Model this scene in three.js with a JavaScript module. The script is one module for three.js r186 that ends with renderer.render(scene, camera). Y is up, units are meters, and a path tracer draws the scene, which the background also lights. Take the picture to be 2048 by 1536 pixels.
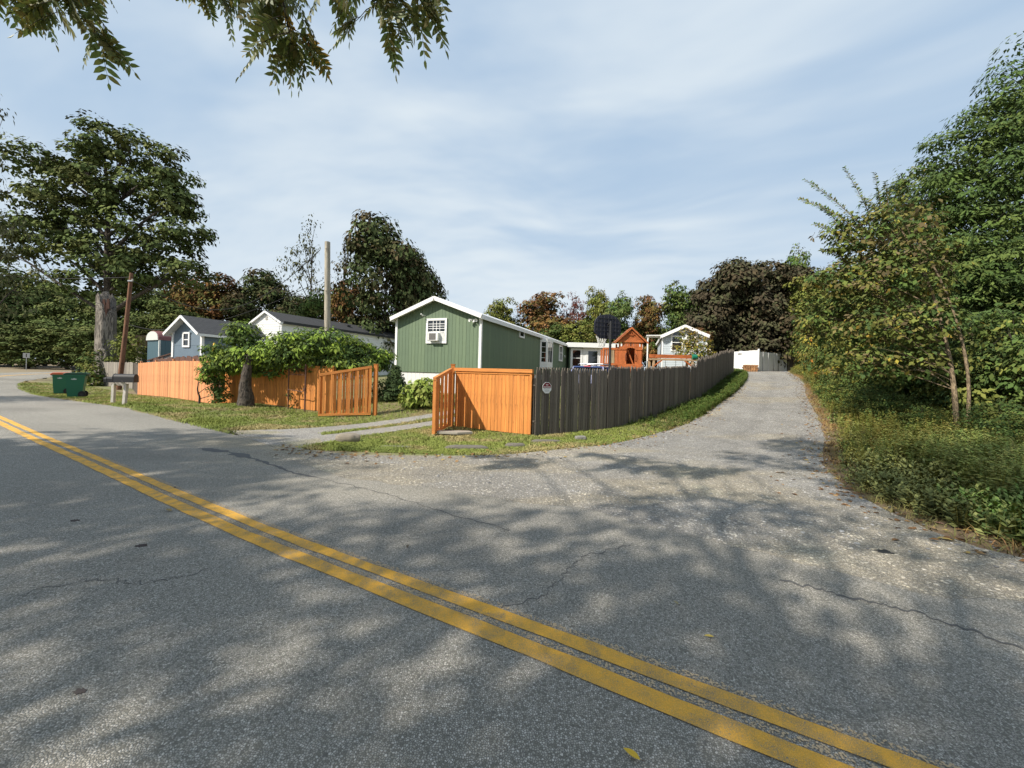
import * as THREE from 'three';
import { mergeGeometries } from 'three/addons/utils/BufferGeometryUtils.js';

// ---------- camera, sky, sun, exposure ----------
const EYE = 1.6, FOCAL = 775, ROLL = 1.5 * Math.PI / 180;
const scene = new THREE.Scene();
const camera = new THREE.PerspectiveCamera(2 * Math.atan(768 / FOCAL) * 180 / Math.PI, 4 / 3, 0.1, 900);
camera.position.set(0, EYE, 0);
camera.rotation.set(0, 0, ROLL);
camera.setViewOffset(2048, 1536, 0, 23, 2048, 1536);

const SUN_DIR = new THREE.Vector3(-0.606, 0.682, 0.409).normalize();
const sun = new THREE.DirectionalLight(new THREE.Color(1.0, 0.93, 0.82), 5.0);
sun.position.copy(SUN_DIR).multiplyScalar(80);
sun.castShadow = true;
sun.shadow.mapSize.set(4096, 4096);
Object.assign(sun.shadow.camera, { left: -60, right: 60, top: 60, bottom: -60, near: 1, far: 220 });
sun.shadow.radius = 1.6;
scene.add(sun, sun.target);

const renderer = new THREE.WebGLRenderer({ antialias: true });
renderer.toneMapping = THREE.LinearToneMapping;
renderer.toneMappingExposure = 1.32;
renderer.shadowMap.enabled = true;

// ---------- random numbers and noise ----------
function rng(seed) { let a = seed >>> 0; return () => { a |= 0; a = a + 0x6D2B79F5 | 0; let t = Math.imul(a ^ a >>> 15, 1 | a); t = t + Math.imul(t ^ t >>> 7, 61 | t) ^ t; return ((t ^ t >>> 14) >>> 0) / 4294967296; }; }
const hash2 = (x, y, s) => { let h = Math.imul(x | 0, 374761393) ^ Math.imul(y | 0, 668265263) ^ Math.imul(s | 0, 2246822519); h = Math.imul(h ^ h >>> 13, 1274126177); return ((h ^ h >>> 16) >>> 0) / 4294967296; };
const sm = t => t * t * (3 - 2 * t), lerp = (a, b, t) => a + (b - a) * t, clamp = (x, a = 0, b = 1) => Math.min(b, Math.max(a, x));
const sstep = (a, b, x) => sm(clamp((x - a) / (b - a)));
function noise(x, y, s = 0) { const i = Math.floor(x), j = Math.floor(y), u = sm(x - i), v = sm(y - j); return lerp(lerp(hash2(i, j, s), hash2(i + 1, j, s), u), lerp(hash2(i, j + 1, s), hash2(i + 1, j + 1, s), u), v); }
function fbm(x, y, o = 4, s = 0) { let a = 0, w = 0.5, t = 0; for (let k = 0; k < o; k++) { a += w * noise(x, y, s + k * 17); t += w; w *= 0.5; x = x * 2.03 + 11.3; y = y * 2.03 - 7.1; } return a / t; }

// ---------- sky: thin high cloud over pale blue ----------
{
  const w = 2048, h = 1024, d = new Float32Array(w * h * 4);
  for (let j = 0; j < h; j++) {
    const el = ((j + 0.5) / h - 0.5) * Math.PI, sy = Math.sin(el), cy = Math.cos(el);
    for (let i = 0; i < w; i++) {
      const az = ((i + 0.5) / w - 0.5) * 2 * Math.PI;
      const k = (j * w + i) * 4, up = Math.max(sy, 0.0);
      const t = Math.pow(up, 0.55);
      let r = lerp(0.5, 0.23, t), g = lerp(0.6, 0.35, t), b = lerp(0.685, 0.52, t);
      if (up > 0.0) {
        const dx = Math.cos(az) * cy / (up + 0.16), dz = Math.sin(az) * cy / (up + 0.16);
        const a = dx * 0.93 + dz * 0.36, c = -dx * 0.36 + dz * 0.93;
        const wx = fbm(a * 0.7, c * 0.8, 3, 5) * 1.5;
        let cl = fbm(a * 0.5 + wx * 0.6, c * 1.3 + wx, 6, 9) * 0.56 + fbm(a * 1.6 + wx, c * 3.4 + wx * 2, 5, 12) * 0.28 + fbm(a * 3.2 + wx * 2, c * 10 + wx * 4, 4, 17) * 0.16;
        const veil = fbm(dx * 0.5 + 4, dz * 0.5, 4, 31);
        cl = clamp(0.04 + 0.96 * sstep(0.36, 0.7, cl * 0.8 + veil * 0.24));
        r = lerp(r, 0.57, cl); g = lerp(g, 0.635, cl); b = lerp(b, 0.685, cl);
      }
      d[k] = r; d[k + 1] = g; d[k + 2] = b; d[k + 3] = 1;
    }
  }
  const sky = new THREE.DataTexture(d, w, h, THREE.RGBAFormat, THREE.FloatType);
  sky.mapping = THREE.EquirectangularReflectionMapping; sky.magFilter = THREE.LinearFilter; sky.minFilter = THREE.LinearFilter; sky.needsUpdate = true;
  scene.background = sky; scene.environment = sky;
}

// ---------- survey: photograph measures to metres (x right, D = metres ahead, y up) ----------
const CR = Math.cos(ROLL), SR = Math.sin(ROLL);
function survey(px, py, D) { const dx = px - 1024, dy = py - 745; return { x: (dx * CR + dy * SR) / FOCAL * D, y: EYE - (-dx * SR + dy * CR) / FOCAL * D, D }; }
const P = (x, y, D) => new THREE.Vector3(x, y, -D);
const SV = (px, py, D) => { const s = survey(px, py, D); return P(s.x, s.y, D); };

// ---------- terrain: thin plate spline through levelled points ----------
const levels = [
  [0, 0, 0], [-4, -3, 0], [4, -3, 0], [8, -6, 0.05], [-8, 2, 0], [-12, -8, 0], [12, -12, 0.1], [0, -15, 0], [-25, -15, 0], [25, -20, 0.2], [-3, 4, 0], [3, 3, 0], [-8, 6, -0.02],
  [-15, 10.5, -0.03], [-15, 14.6, 0], [-21, 18.8, -0.17], [-28, 17, -0.1], [-34, 26, -0.05], [-44, 34, 0.18], [-50, 44, 0.3], [-52, 60, 0.5], [-75, 60, 0.6], [-60, 20, 0.1],
  [-21.7, 22.5, -0.27], [-12.7, 16.6, -0.12], [-32, 30, -0.25], [-26.4, 27, -0.24], [-7.8, 15.6, -0.2], [-12.1, 16.4, 0.0], [-10.7, 15.2, 0.04], [-5.05, 14.2, -0.14], [-6.8, 13.7, -0.15],
  [-3, 13.6, -0.08], [-3.7, 15.9, 0.24], [-5, 16.7, 0.3], [-1, 17.2, 0.36], [-3.5, 21, 0.5], [3, 24, 0.8], [-10, 24, 0.5],
  [0.6, 10.7, -0.14], [-2.1, 10.6, -0.2], [-1.8, 12, -0.13], [3.1, 12.3, -0.11], [7.96, 16.7, 0.47], [16.9, 29.5, 1.85], [12.4, 23, 1.2],
  [-4.3, 8.4, -0.1], [-0.3, 8.2, -0.12], [2.1, 9.0, -0.1], [6, 7, -0.06], [8.2, 10.0, -0.04], [13.3, 17.5, 0.72], [20, 27.5, 1.85], [23.3, 35, 2.3], [28, 36, 2.35], [27, 46, 2.4],
  [5, 5, -0.02], [9.5, 7.5, 0.08], [10.7, 9.3, 0.2], [14, 8, 0.5], [20, 15, 1.4], [12, 3, 0.3], [26, 22, 2.2],
  [8, 26, 1.3], [15, 40, 2.0], [5, 40, 1.6], [0, 60, 2], [30, 60, 2.6], [-20, 40, 0.7], [-30, 60, 1], [60, 60, 3], [60, 10, 2.2], [-110, 90, 1], [100, 100, 3], [0, 130, 2.4], [-110, -60, 0], [100, -60, 0.5], [0, -90, 0], [-110, 20, 0.3],
];
const tps = (() => {
  const n = levels.length, m = n + 3, A = Array.from({ length: m }, () => new Float64Array(m + 1));
  const phi = r2 => r2 < 1e-9 ? 0 : 0.5 * r2 * Math.log(r2);
  for (let i = 0; i < n; i++) {
    for (let j = 0; j < n; j++) A[i][j] = phi((levels[i][0] - levels[j][0]) ** 2 + (levels[i][1] - levels[j][1]) ** 2);
    A[i][i] += 1.2;
    A[i][n] = A[n][i] = 1; A[i][n + 1] = A[n + 1][i] = levels[i][0]; A[i][n + 2] = A[n + 2][i] = levels[i][1]; A[i][m] = levels[i][2];
  }
  for (let c = 0; c < m; c++) {
    let p = c; for (let r = c + 1; r < m; r++) if (Math.abs(A[r][c]) > Math.abs(A[p][c])) p = r;
    [A[c], A[p]] = [A[p], A[c]];
    for (let r = 0; r < m; r++) if (r !== c && A[r][c]) { const f = A[r][c] / A[c][c]; for (let k = c; k <= m; k++) A[r][k] -= f * A[c][k]; }
  }
  const w = A.map((r, i) => r[m] / r[i]);
  return (x, D) => { let v = w[n] + w[n + 1] * x + w[n + 2] * D; for (let i = 0; i < n; i++) v += w[i] * phi((x - levels[i][0]) ** 2 + (D - levels[i][1]) ** 2); return v; };
})();
const H = (x, D) => tps(clamp(x, -110, 100), clamp(D, -90, 130));
const onGround = (x, D, up = 0) => P(x, H(x, D) + up, D);
function ground(px, py) { let D = 0.8; const above = d => { const s = survey(px, py, d); return s.y - H(s.x, d); }; while (D < 60 && above(D) > 0) D += 0.12; let a = D - 0.12, b = D; for (let k = 0; k < 14; k++) { const m = (a + b) / 2; if (above(m) > 0) a = m; else b = m; } return [survey(px, py, b).x, b]; }

// ---------- scene helpers ----------
const taken = {};
function numbered(name) { const k = taken[name] = (taken[name] ?? -1) + 1; return k ? `${name}_${String(k).padStart(3, '0')}` : name; }
function tag(o, label, category, group) { o.userData.label = label; o.userData.category = category; if (group) o.userData.group = group; return o; }
function thing(name, label, category, pos, turn = 0, group) { const o = new THREE.Group(); o.name = numbered(name); if (pos) o.position.copy(pos); o.rotation.y = turn; scene.add(o); return tag(o, label, category, group); }
function part(parent, name, geo, mat) { const m = new THREE.Mesh(geo, mat); m.name = name; m.castShadow = m.receiveShadow = true; parent.add(m); return m; }
function structure(name, geo, mat) { const m = part(scene, numbered(name), geo, mat); m.userData.kind = 'structure'; return m; }
function stuff(m, label, category) { m.castShadow = m.receiveShadow = true; m.userData.kind = 'stuff'; if (label) tag(m, label, category); return m; }
const UB = new THREE.BoxGeometry(1, 1, 1);
function box(parent, name, x, y, z, w, h, d, mat, ry = 0, rz = 0, rx = 0) { const m = part(parent, name, UB, mat); m.position.set(x, y, z); m.scale.set(w, h, d); m.rotation.set(rx, ry, rz); return m; }
function bar(parent, name, a, b, w, d, mat) { const v = b.clone().sub(a), m = part(parent, name, UB, mat); m.position.copy(a).addScaledVector(v, 0.5); m.scale.set(w, v.length(), d); m.quaternion.setFromUnitVectors(new THREE.Vector3(0, 1, 0), v.normalize()); return m; }
function rod(parent, name, pts, r, mat, seg = 12, sides = 8) { return part(parent, name, new THREE.TubeGeometry(new THREE.CatmullRomCurve3(pts), seg, r, sides), mat); }
function bgeo(x, y, z, w, h, d, ry = 0, rz = 0, rx = 0) { const g = new THREE.BoxGeometry(w, h, d); g.rotateX(rx); g.rotateZ(rz); g.rotateY(ry); g.translate(x, y, z); return g; }
const v3 = (x, y, z) => new THREE.Vector3(x, y, z);
const col = (r, g, b) => new THREE.Color().setRGB(r, g, b);
function extr(pts, depth, bevel = 0) { const s = new THREE.Shape(pts.map(p => new THREE.Vector2(p[0], p[1]))); return new THREE.ExtrudeGeometry(s, { depth, bevelEnabled: bevel > 0, bevelSize: bevel, bevelThickness: bevel, bevelSegments: 1, steps: 1 }); }

// ---------- textures and materials ----------
function tex(w, h, fn, srgb = true) {
  const d = new Uint8Array(w * h * 4), o = [0, 0, 0];
  for (let j = 0; j < h; j++) for (let i = 0; i < w; i++) { fn(i, j, o); const k = (j * w + i) * 4; for (let c = 0; c < 3; c++) { const v = clamp(o[c]); d[k + c] = 255 * (srgb ? (v <= 0.0031308 ? 12.92 * v : 1.055 * Math.pow(v, 1 / 2.4) - 0.055) : v); } d[k + 3] = 255; }
  const t = new THREE.DataTexture(d, w, h); t.wrapS = t.wrapT = THREE.RepeatWrapping; t.magFilter = THREE.LinearFilter; t.minFilter = THREE.LinearMipmapLinearFilter; t.generateMipmaps = true;
  if (srgb) t.colorSpace = THREE.SRGBColorSpace; t.needsUpdate = true; return t;
}
function cells(n, cell, seed) { // tiling field of stones: per pixel (stone id tone, distance to its rim)
  const g = Math.round(n / cell), id = new Float32Array(n * n), rim = new Float32Array(n * n);
  const px = new Float32Array(g * g), py = new Float32Array(g * g), tone = new Float32Array(g * g);
  for (let k = 0; k < g * g; k++) { px[k] = hash2(k, 1, seed); py[k] = hash2(k, 2, seed); tone[k] = hash2(k, 3, seed); }
  for (let j = 0; j < n; j++) for (let i = 0; i < n; i++) {
    const x = i / n * g, y = j / n * g, ci = Math.floor(x), cj = Math.floor(y); let a = 9, b = 9, best = 0;
    for (let q = -1; q < 2; q++) for (let p = -1; p < 2; p++) { const k = ((cj + q + g) % g) * g + (ci + p + g) % g, ex = ci + p + px[k] - x, ey = cj + q + py[k] - y, e = ex * ex + ey * ey; if (e < a) { b = a; a = e; best = k; } else if (e < b) b = e; }
    id[j * n + i] = tone[best]; rim[j * n + i] = Math.sqrt(b) - Math.sqrt(a);
  }
  return { id, rim };
}
const AS = 2048, asf = cells(AS, 7.2, 3);
const asphaltMap = tex(AS, AS, (i, j, o) => {
  const k = j * AS + i, t = asf.id[k], e = sstep(0.04, 0.34, asf.rim[k]); let v = 0.33 + 0.2 * t; if (t > 0.85) v = 0.66; if (t < 0.2) v = 0.24; v = lerp(0.16, v, e) * (0.9 + 0.2 * hash2(i, j, 8));
  o[0] = v * 1.0; o[1] = v * 0.95; o[2] = v * (0.79 + 0.06 * t);
});
const asphaltBump = tex(AS, AS, (i, j, o) => { const k = j * AS + i; o[0] = o[1] = o[2] = sstep(0, 0.5, asf.rim[k]) * (0.45 + 0.55 * asf.id[k]); }, false);
const gvf = cells(1024, 9, 5), gvg = cells(1024, 22, 6);
const gravelMap = tex(1024, 1024, (i, j, o) => {
  const k = j * 1024 + i, big = gvg.id[k] > 0.72, t = big ? gvg.id[k] * 7.3 % 1 : gvf.id[k], e = big ? sstep(0.03, 0.2, gvg.rim[k]) : sstep(0.03, 0.3, gvf.rim[k]);
  let v = 0.32 + 0.46 * t * t; v = lerp(0.18, v, e) * (0.88 + 0.24 * hash2(i, j, 4)); const w = hash2(Math.floor(t * 9999), 7, 1);
  o[0] = v * (1.01 + 0.05 * w); o[1] = v * (0.965 + 0.02 * w); o[2] = v * (0.9 - 0.08 * w);
});
const gravelBump = tex(1024, 1024, (i, j, o) => { const k = j * 1024 + i, big = gvg.id[k] > 0.72; o[0] = o[1] = o[2] = big ? 0.35 + 0.65 * sstep(0, 0.5, gvg.rim[k]) : 0.5 * sstep(0, 0.5, gvf.rim[k]); }, false);
const soilMap = tex(512, 512, (i, j, o) => { const a = hash2(i, j, 2), b = noise(i / 4, j / 4, 3) * 0.6 + noise(i / 16, j / 16, 4) * 0.4; const v = 0.55 + 0.45 * (0.5 * a + 0.5 * b); o[0] = v; o[1] = v; o[2] = v; });
const grainMap = tex(256, 512, (i, j, o) => {
  const wob = (fbm(i / 60, j / 190, 3, 1) - 0.5) * 46; const g = noise((i + wob) / 5.5, j / 260, 12) * 0.55 + noise((i + wob) / 1.9, j / 90, 13) * 0.3 + hash2(i, j >> 3, 3) * 0.15; let v = 0.5 + 0.5 * sstep(0.14, 0.78, g); for (const [kx, ky] of [[40, 90], [150, 300], [215, 440], [95, 230]]) { const e = Math.hypot((i - kx) / 7, (j - ky) / 11); v *= lerp(0.5, 1, sstep(0.5, 1.3, e)); } o[0] = v; o[1] = v * 0.97; o[2] = v * 0.93;
});
const worn = tex(512, 512, (i, j, o) => { const v = 0.8 + 0.14 * fbm(i / 40, j / 40, 5, 21) + 0.1 * fbm(i / 9, j / 160, 3, 44) - 0.05 * hash2(i, j, 2); o[0] = o[1] = o[2] = v; });
const shingleMap = tex(512, 512, (i, j, o) => { const row = j >> 5, sh = (i + row * 23) >> 5, v = (0.62 + 0.3 * hash2(sh, row, 4)) * (0.75 + 0.3 * hash2(i, j, 6)) * ((j & 31) < 3 ? 0.6 : 1); o[0] = o[1] = o[2] = v; });
const barkMap = tex(256, 512, (i, j, o) => { const wob = (fbm(i / 30, j / 60, 3, 8) - 0.5) * 26, g = fbm((i + wob) / 9, j / 55, 4, 33); const v = 0.3 + 0.7 * sstep(0.28, 0.68, g); o[0] = v; o[1] = v * 0.97; o[2] = v * 0.93; });
const paintMap = tex(1024, 1024, (i, j, o) => { const k = (j * 2) * AS + i * 2, e = asf.rim[k], w = fbm(i / 50, j / 50, 4, 2); const on = sstep(0.05, 0.3, e + (w - 0.5) * 0.5 + 0.07), tn = 0.8 + 0.28 * asf.id[k]; o[0] = lerp(0.24, 0.96 * tn, on); o[1] = lerp(0.2, 0.5 * tn, on); o[2] = lerp(0.14, 0.055 * tn, on); });
function own(t, rx, ry, ox = 0, oy = 0) { const c = t.clone(); c.repeat.set(rx, ry); c.offset.set(ox, oy); c.needsUpdate = true; return c; }
const std = (r, g, b, rough = 0.8, more = {}) => new THREE.MeshStandardMaterial({ color: col(r, g, b), roughness: rough, ...more });
function woodSet(r, g, b, n, spread, rough = 0.85) { const q = rng(Math.round(r * 999 + g * 77)); return Array.from({ length: n }, (_, k) => { const s = 1 + (q() - 0.5) * spread, t = own(grainMap, 0.45, 0.98, q() * 0.5, 0.01); return new THREE.MeshStandardMaterial({ color: col(r * s, g * s * (1 + (q() - 0.5) * 0.06), b * s), roughness: rough, map: t, bumpMap: t, bumpScale: 0.004 }); }); }
const M = {
  asphalt: new THREE.MeshStandardMaterial({ vertexColors: true, roughness: 0.92, map: asphaltMap, bumpMap: asphaltBump, bumpScale: 0.004 }),
  gravel: new THREE.MeshStandardMaterial({ vertexColors: true, roughness: 0.95, map: gravelMap, bumpMap: gravelBump, bumpScale: 0.012 }),
  soil: new THREE.MeshStandardMaterial({ vertexColors: true, roughness: 1, map: soilMap }),
  line: new THREE.MeshStandardMaterial({ roughness: 0.75, map: paintMap, bumpMap: asphaltBump, bumpScale: 0.003 }),
  white: std(0.78, 0.78, 0.76, 0.55, { map: own(worn, 1, 1) }),
  whitePlain: std(0.8, 0.8, 0.78, 0.5),
  green: [0, 1, 2].map(k => std(0.132 + 0.011 * k, 0.19 + 0.013 * k, 0.115 + 0.006 * k, 0.65, { map: own(worn, 0.2, 1, k * 0.3, 0) })),
  glass: new THREE.MeshPhysicalMaterial({ color: col(0.012, 0.014, 0.016), roughness: 0.04, clearcoat: 1, clearcoatRoughness: 0.02 }),
  orange: woodSet(0.78, 0.31, 0.075, 7, 0.36), orangeDark: woodSet(0.55, 0.2, 0.04, 3, 0.15), gateStain: woodSet(0.46, 0.15, 0.04, 3, 0.15), cedar: woodSet(0.78, 0.35, 0.16, 7, 0.36), greyWood: woodSet(0.3, 0.275, 0.245, 5, 0.5), darkWood: woodSet(0.14, 0.118, 0.1, 8, 1.2), rustWood: woodSet(0.17, 0.085, 0.06, 3, 0.4),
  play: woodSet(0.56, 0.16, 0.045, 4, 0.2), paleWood: woodSet(0.5, 0.36, 0.22, 3, 0.2), oldPole: woodSet(0.42, 0.38, 0.32, 1, 0), brownPole: woodSet(0.2, 0.095, 0.055, 1, 0),
  black: std(0.018, 0.018, 0.02, 0.6), rubber: std(0.02, 0.02, 0.02, 0.9), rust: std(0.1, 0.045, 0.03, 0.7), metal: std(0.5, 0.5, 0.5, 0.4, { metalness: 0.8 }), concrete: std(0.44, 0.42, 0.38, 0.95, { map: own(soilMap, 1, 1), bumpMap: own(soilMap, 1, 1), bumpScale: 0.01 }),
  tar: std(0.12, 0.117, 0.112, 0.8, { map: own(soilMap, 2, 2) }),
  rib: std(0.035, 0.035, 0.042, 0.5),
  kerb: std(0.21, 0.19, 0.155, 0.95, { map: own(soilMap, 1, 1), bumpMap: own(soilMap, 1, 1), bumpScale: 0.02 }),
  shingle: std(0.1, 0.1, 0.105, 0.95, { map: own(shingleMap, 3, 2) }), shingleBlack: std(0.06, 0.06, 0.062, 0.95, { map: own(shingleMap, 8, 3) }),
  bark: std(0.12, 0.1, 0.085, 0.95, { map: own(barkMap, 2, 3), bumpMap: own(barkMap, 2, 3), bumpScale: 0.03 }), barkGrey: std(0.26, 0.235, 0.21, 0.95, { map: own(barkMap, 1, 0.6), bumpMap: own(barkMap, 1, 0.6), bumpScale: 0.06 }), barkTan: std(0.3, 0.23, 0.15, 0.9, { map: own(barkMap, 1, 4), bumpMap: own(barkMap, 1, 4), bumpScale: 0.01 }),
  leaf: new THREE.MeshPhysicalMaterial({ vertexColors: true, roughness: 0.9, specularIntensity: 0.2, transmission: 0.2, thickness: 0, side: THREE.DoubleSide }),
  farLeaf: new THREE.MeshPhysicalMaterial({ vertexColors: true, roughness: 1, specularIntensity: 0.15, side: THREE.DoubleSide }),
  leafGloss: new THREE.MeshPhysicalMaterial({ vertexColors: true, roughness: 0.6, specularIntensity: 0.4, transmission: 0.5, thickness: 0, side: THREE.DoubleSide }),
  grass: new THREE.MeshPhysicalMaterial({ color: col(1, 1, 1), vertexColors: true, roughness: 0.9, specularIntensity: 0.2, side: THREE.DoubleSide }),
};

// ---------- road, lane and driveway outlines ----------
const curve2 = pts => new THREE.CatmullRomCurve3(pts.map(p => v3(p[0], 0, p[1])), false, 'centripetal');
const roadCurve = curve2([[30, -13.6], [16, -6.2], [8, -1.95], [4.6, -0.14], [1.323, 1.601], [-0.031, 2.342], [-2.4, 3.61], [-7.6, 6.7], [-13, 9.86], [-22, 15.2], [-31, 20.8], [-38.5, 27], [-44.5, 34.5], [-49, 44], [-51, 56], [-51, 75]]);
const roadPts = roadCurve.getSpacedPoints(560).map((p, i, a) => { const q = a[Math.min(i + 1, a.length - 1)], o = a[Math.max(i - 1, 0)], l = Math.hypot(q.x - o.x, q.z - o.z); return { x: p.x, D: p.z, nx: (q.z - o.z) / l, nD: -(q.x - o.x) / l }; });
const NEAR = -3.3, FAR = 2.9;
function roadOffset(x, D) { let b = 1e9, r = 99; for (let i = 0; i < roadPts.length; i += 2) { const p = roadPts[i], e = (x - p.x) ** 2 + (D - p.D) ** 2; if (e < b) { b = e; r = (x - p.x) * p.nx + (D - p.D) * p.nD; if (Math.abs(r) < Math.sqrt(e) * 0.5) r = Math.sqrt(e); } } return r; }
const edge = (list, n = 220) => curve2(list).getSpacedPoints(n).map(p => [p.x, p.z]);
const laneL = edge([[560, 896], [645, 909], [760, 912], [900, 912], [1010, 909], [1120, 899], [1200, 891], [1300, 871], [1400, 835], [1440, 806], [1480, 776], [1493, 758]].map(p => ground(...p)).concat([[18.6, 31], [20.5, 36], [23, 46]]));
const laneR = edge([[7.6, 2.1], ...[[2048, 1118], [1900, 1075], [1750, 1015], [1672, 962], [1648, 915], [1650, 880], [1632, 830], [1612, 787], [1604, 760]].map(p => ground(...p)), [22.3, 31], [25, 35], [28, 39], [31, 46]]);
const drive = [
  { L: [[455, 862], [560, 859], [640, 855]], R: [[556, 897], [600, 896], [648, 887]] },
  { L: [[638, 855], [760, 843], [866, 827], [940, 815]], R: [[640, 866], [760, 852], [866, 835], [940, 823]] },
  { L: [[636, 872], [740, 859], [866, 842], [940, 829]], R: [[646, 888], [740, 870], [866, 851], [940, 838]] },
].map(d => ({ L: edge(d.L.map(p => ground(...p)), 30), R: edge(d.R.map(p => ground(...p)), 30) }));
const ringOf = (L, R) => L.concat(R.slice().reverse());
const inRing = (x, y, r) => { let c = false; for (let i = 0, j = r.length - 1; i < r.length; j = i++) if ((r[i][1] > y) !== (r[j][1] > y) && x < (r[j][0] - r[i][0]) * (y - r[i][1]) / (r[j][1] - r[i][1]) + r[i][0]) c = !c; return c; };
const rings = [ringOf(laneL, laneR), ...drive.map(d => ringOf(d.L, d.R))];
const onRoad = (x, D) => { const n = roadOffset(x, D); return n > NEAR && n < FAR; };
const paved = (x, D) => onRoad(x, D) || rings.some(r => inRing(x, D, r));

function gridGeo(nu, nv, at, colorAt, uvScale) { // at(u, v) -> [x, D, lift]
  const pos = [], uv = [], c = [], idx = [];
  for (let j = 0; j <= nv; j++) for (let i = 0; i <= nu; i++) { const [x, D, y] = at(i / nu, j / nv, i, j); pos.push(x, y, -D); uv.push(x / uvScale, D / uvScale); if (colorAt) c.push(...colorAt(x, D, i / nu, j / nv)); }
  for (let j = 0; j < nv; j++) for (let i = 0; i < nu; i++) { const a = j * (nu + 1) + i, b = a + 1, d = a + nu + 1, e = d + 1; idx.push(a, b, e, a, e, d); }
  const g = new THREE.BufferGeometry(); g.setAttribute('position', new THREE.Float32BufferAttribute(pos, 3)); g.setAttribute('uv', new THREE.Float32BufferAttribute(uv, 2)); if (colorAt) g.setAttribute('color', new THREE.Float32BufferAttribute(c, 3)); g.setIndex(idx);
  const p0 = v3().fromArray(pos, 0), e1 = v3().fromArray(pos, 3).sub(p0), e2 = v3().fromArray(pos, 3 * (nu + 1) + 3).sub(p0);
  if (e1.cross(e2).y < 0) for (let k = 0; k < idx.length; k += 3) { const t = idx[k]; idx[k] = idx[k + 1]; idx[k + 1] = t; }
  g.setIndex(idx); g.computeVertexNormals(); return g;
}
// ground: one sheet to the horizon, dipped a little under the paving
{
  const xs = [], ds = [];
  for (let x = -420; x < -28;) { xs.push(x); x += Math.max(0.35, (-28 - x) * 0.09 + 0.3); } for (let x = -28; x < 28; x += 0.35) xs.push(x); for (let x = 28, s = 0.4; x < 420; x += s, s *= 1.09) xs.push(x);
  for (let d = -120; d < -4;) { ds.push(d); d += Math.max(0.4, (-4 - d) * 0.1 + 0.3); } for (let d = -4; d < 36; d += 0.35) ds.push(d); for (let d = 36, s = 0.4; d < 600; d += s, s *= 1.08) ds.push(d);
  const g = gridGeo(xs.length - 1, ds.length - 1, (u, v, i, j) => {
    const x = xs[i], D = ds[j]; let y = H(x, D);
    if (Math.abs(x) < 70 && D > -30 && D < 80 && paved(x, D) && paved(x + 0.4, D) && paved(x - 0.4, D) && paved(x, D + 0.4) && paved(x, D - 0.4)) y -= 0.09;
    return [x, D, y];
  }, (x, D) => {
    const a = fbm(x * 0.6, D * 0.6, 4, 3), b = fbm(x * 0.13, D * 0.13, 3, 9), dry = sstep(0.55, 0.72, fbm(x * 1.7, D * 1.7, 3, 14));
    let r = lerp(0.17, 0.24, a), gg = lerp(0.2, 0.25, a), bl = lerp(0.06, 0.085, a);
    const n = Math.abs(x) < 70 && D > -10 && D < 70 ? roadOffset(x, D) : 9;
    const woods = Math.max(sstep(0.3, 0.6, b + (x > 4.6 + D * 0.62 ? 0.6 : 0) - (x > 4 ? 0 : 0.25)), D > 40 ? 1 : 0);
    r = lerp(r, 0.26, woods * 0.9); gg = lerp(gg, 0.185, woods * 0.9); bl = lerp(bl, 0.11, woods * 0.9);
    const bare = Math.max(dry * 0.6, sstep(3.7, 2.9, n + (a - 0.5) * 1.2) * 0.85); r = lerp(r, 0.3, bare); gg = lerp(gg, 0.24, bare); bl = lerp(bl, 0.15, bare);
    if (x > 3 && x < 24 && D > 2 && D < 30) { let e = 9; for (let i = 0; i < 190; i += 3) e = Math.min(e, Math.hypot(x - laneR[i][0], D - laneR[i][1])); const b2 = sstep(0.6, 0.25, e + (a - 0.5) * 0.6) * 0.85; r = lerp(r, 0.21, b2); gg = lerp(gg, 0.13, b2); bl = lerp(bl, 0.075, b2); }
    return [r, gg, bl];
  }, 1.1);
  structure('ground', g, M.soil);
}
const dusty = (x, D) => { // tan grit carried out of the driveway and the lane
  const a = Math.exp(-(((x + 4.6) / 2.4) ** 2 + ((D - 8.6) / 1.1) ** 2)), b = Math.exp(-(((x - 1) / 5) ** 2 + ((D - 7) / 1.6) ** 2)) * 0.8, c = Math.exp(-(((x - 4) / 1.6) ** 2 + ((D - 3.6) / 1) ** 2)) * 0.7;
  return clamp((a + b + c) * (0.35 + 1.1 * sstep(0.35, 0.62, fbm(x * 0.9 + D * 0.5, D * 1.6, 4, 41))));
};
structure('road', gridGeo(26, roadPts.length - 1, (u, v, i, j) => { const p = roadPts[j], w = (i === 0 || i === 26) ? (fbm(j * 0.35, i, 3, 7) - 0.5) * 0.5 : 0, n = lerp(NEAR, FAR, u) + w, x = p.x + p.nx * n, D = p.D + p.nD * n; return [x, D, H(x, D) + 0.004]; },
  (x, D, u) => { const n = lerp(NEAR, FAR, u), path = Math.exp(-(((Math.abs(n) - 1.5) / 0.45) ** 2)) * 0.07, a = 0.8 + 0.26 * fbm(x * 0.5, D * 0.5, 5, 2) - 0.14 * sstep(0.52, 0.8, fbm(x * 0.25 + 7, D * 1.1, 4, 12)) + path, t = dusty(x, D); return [clamp(a * lerp(0.9, 1.08, t)), clamp(a * lerp(0.89, 1.0, t)), clamp(a * lerp(0.89, 0.86, t))]; }, 3), M.asphalt);
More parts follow.
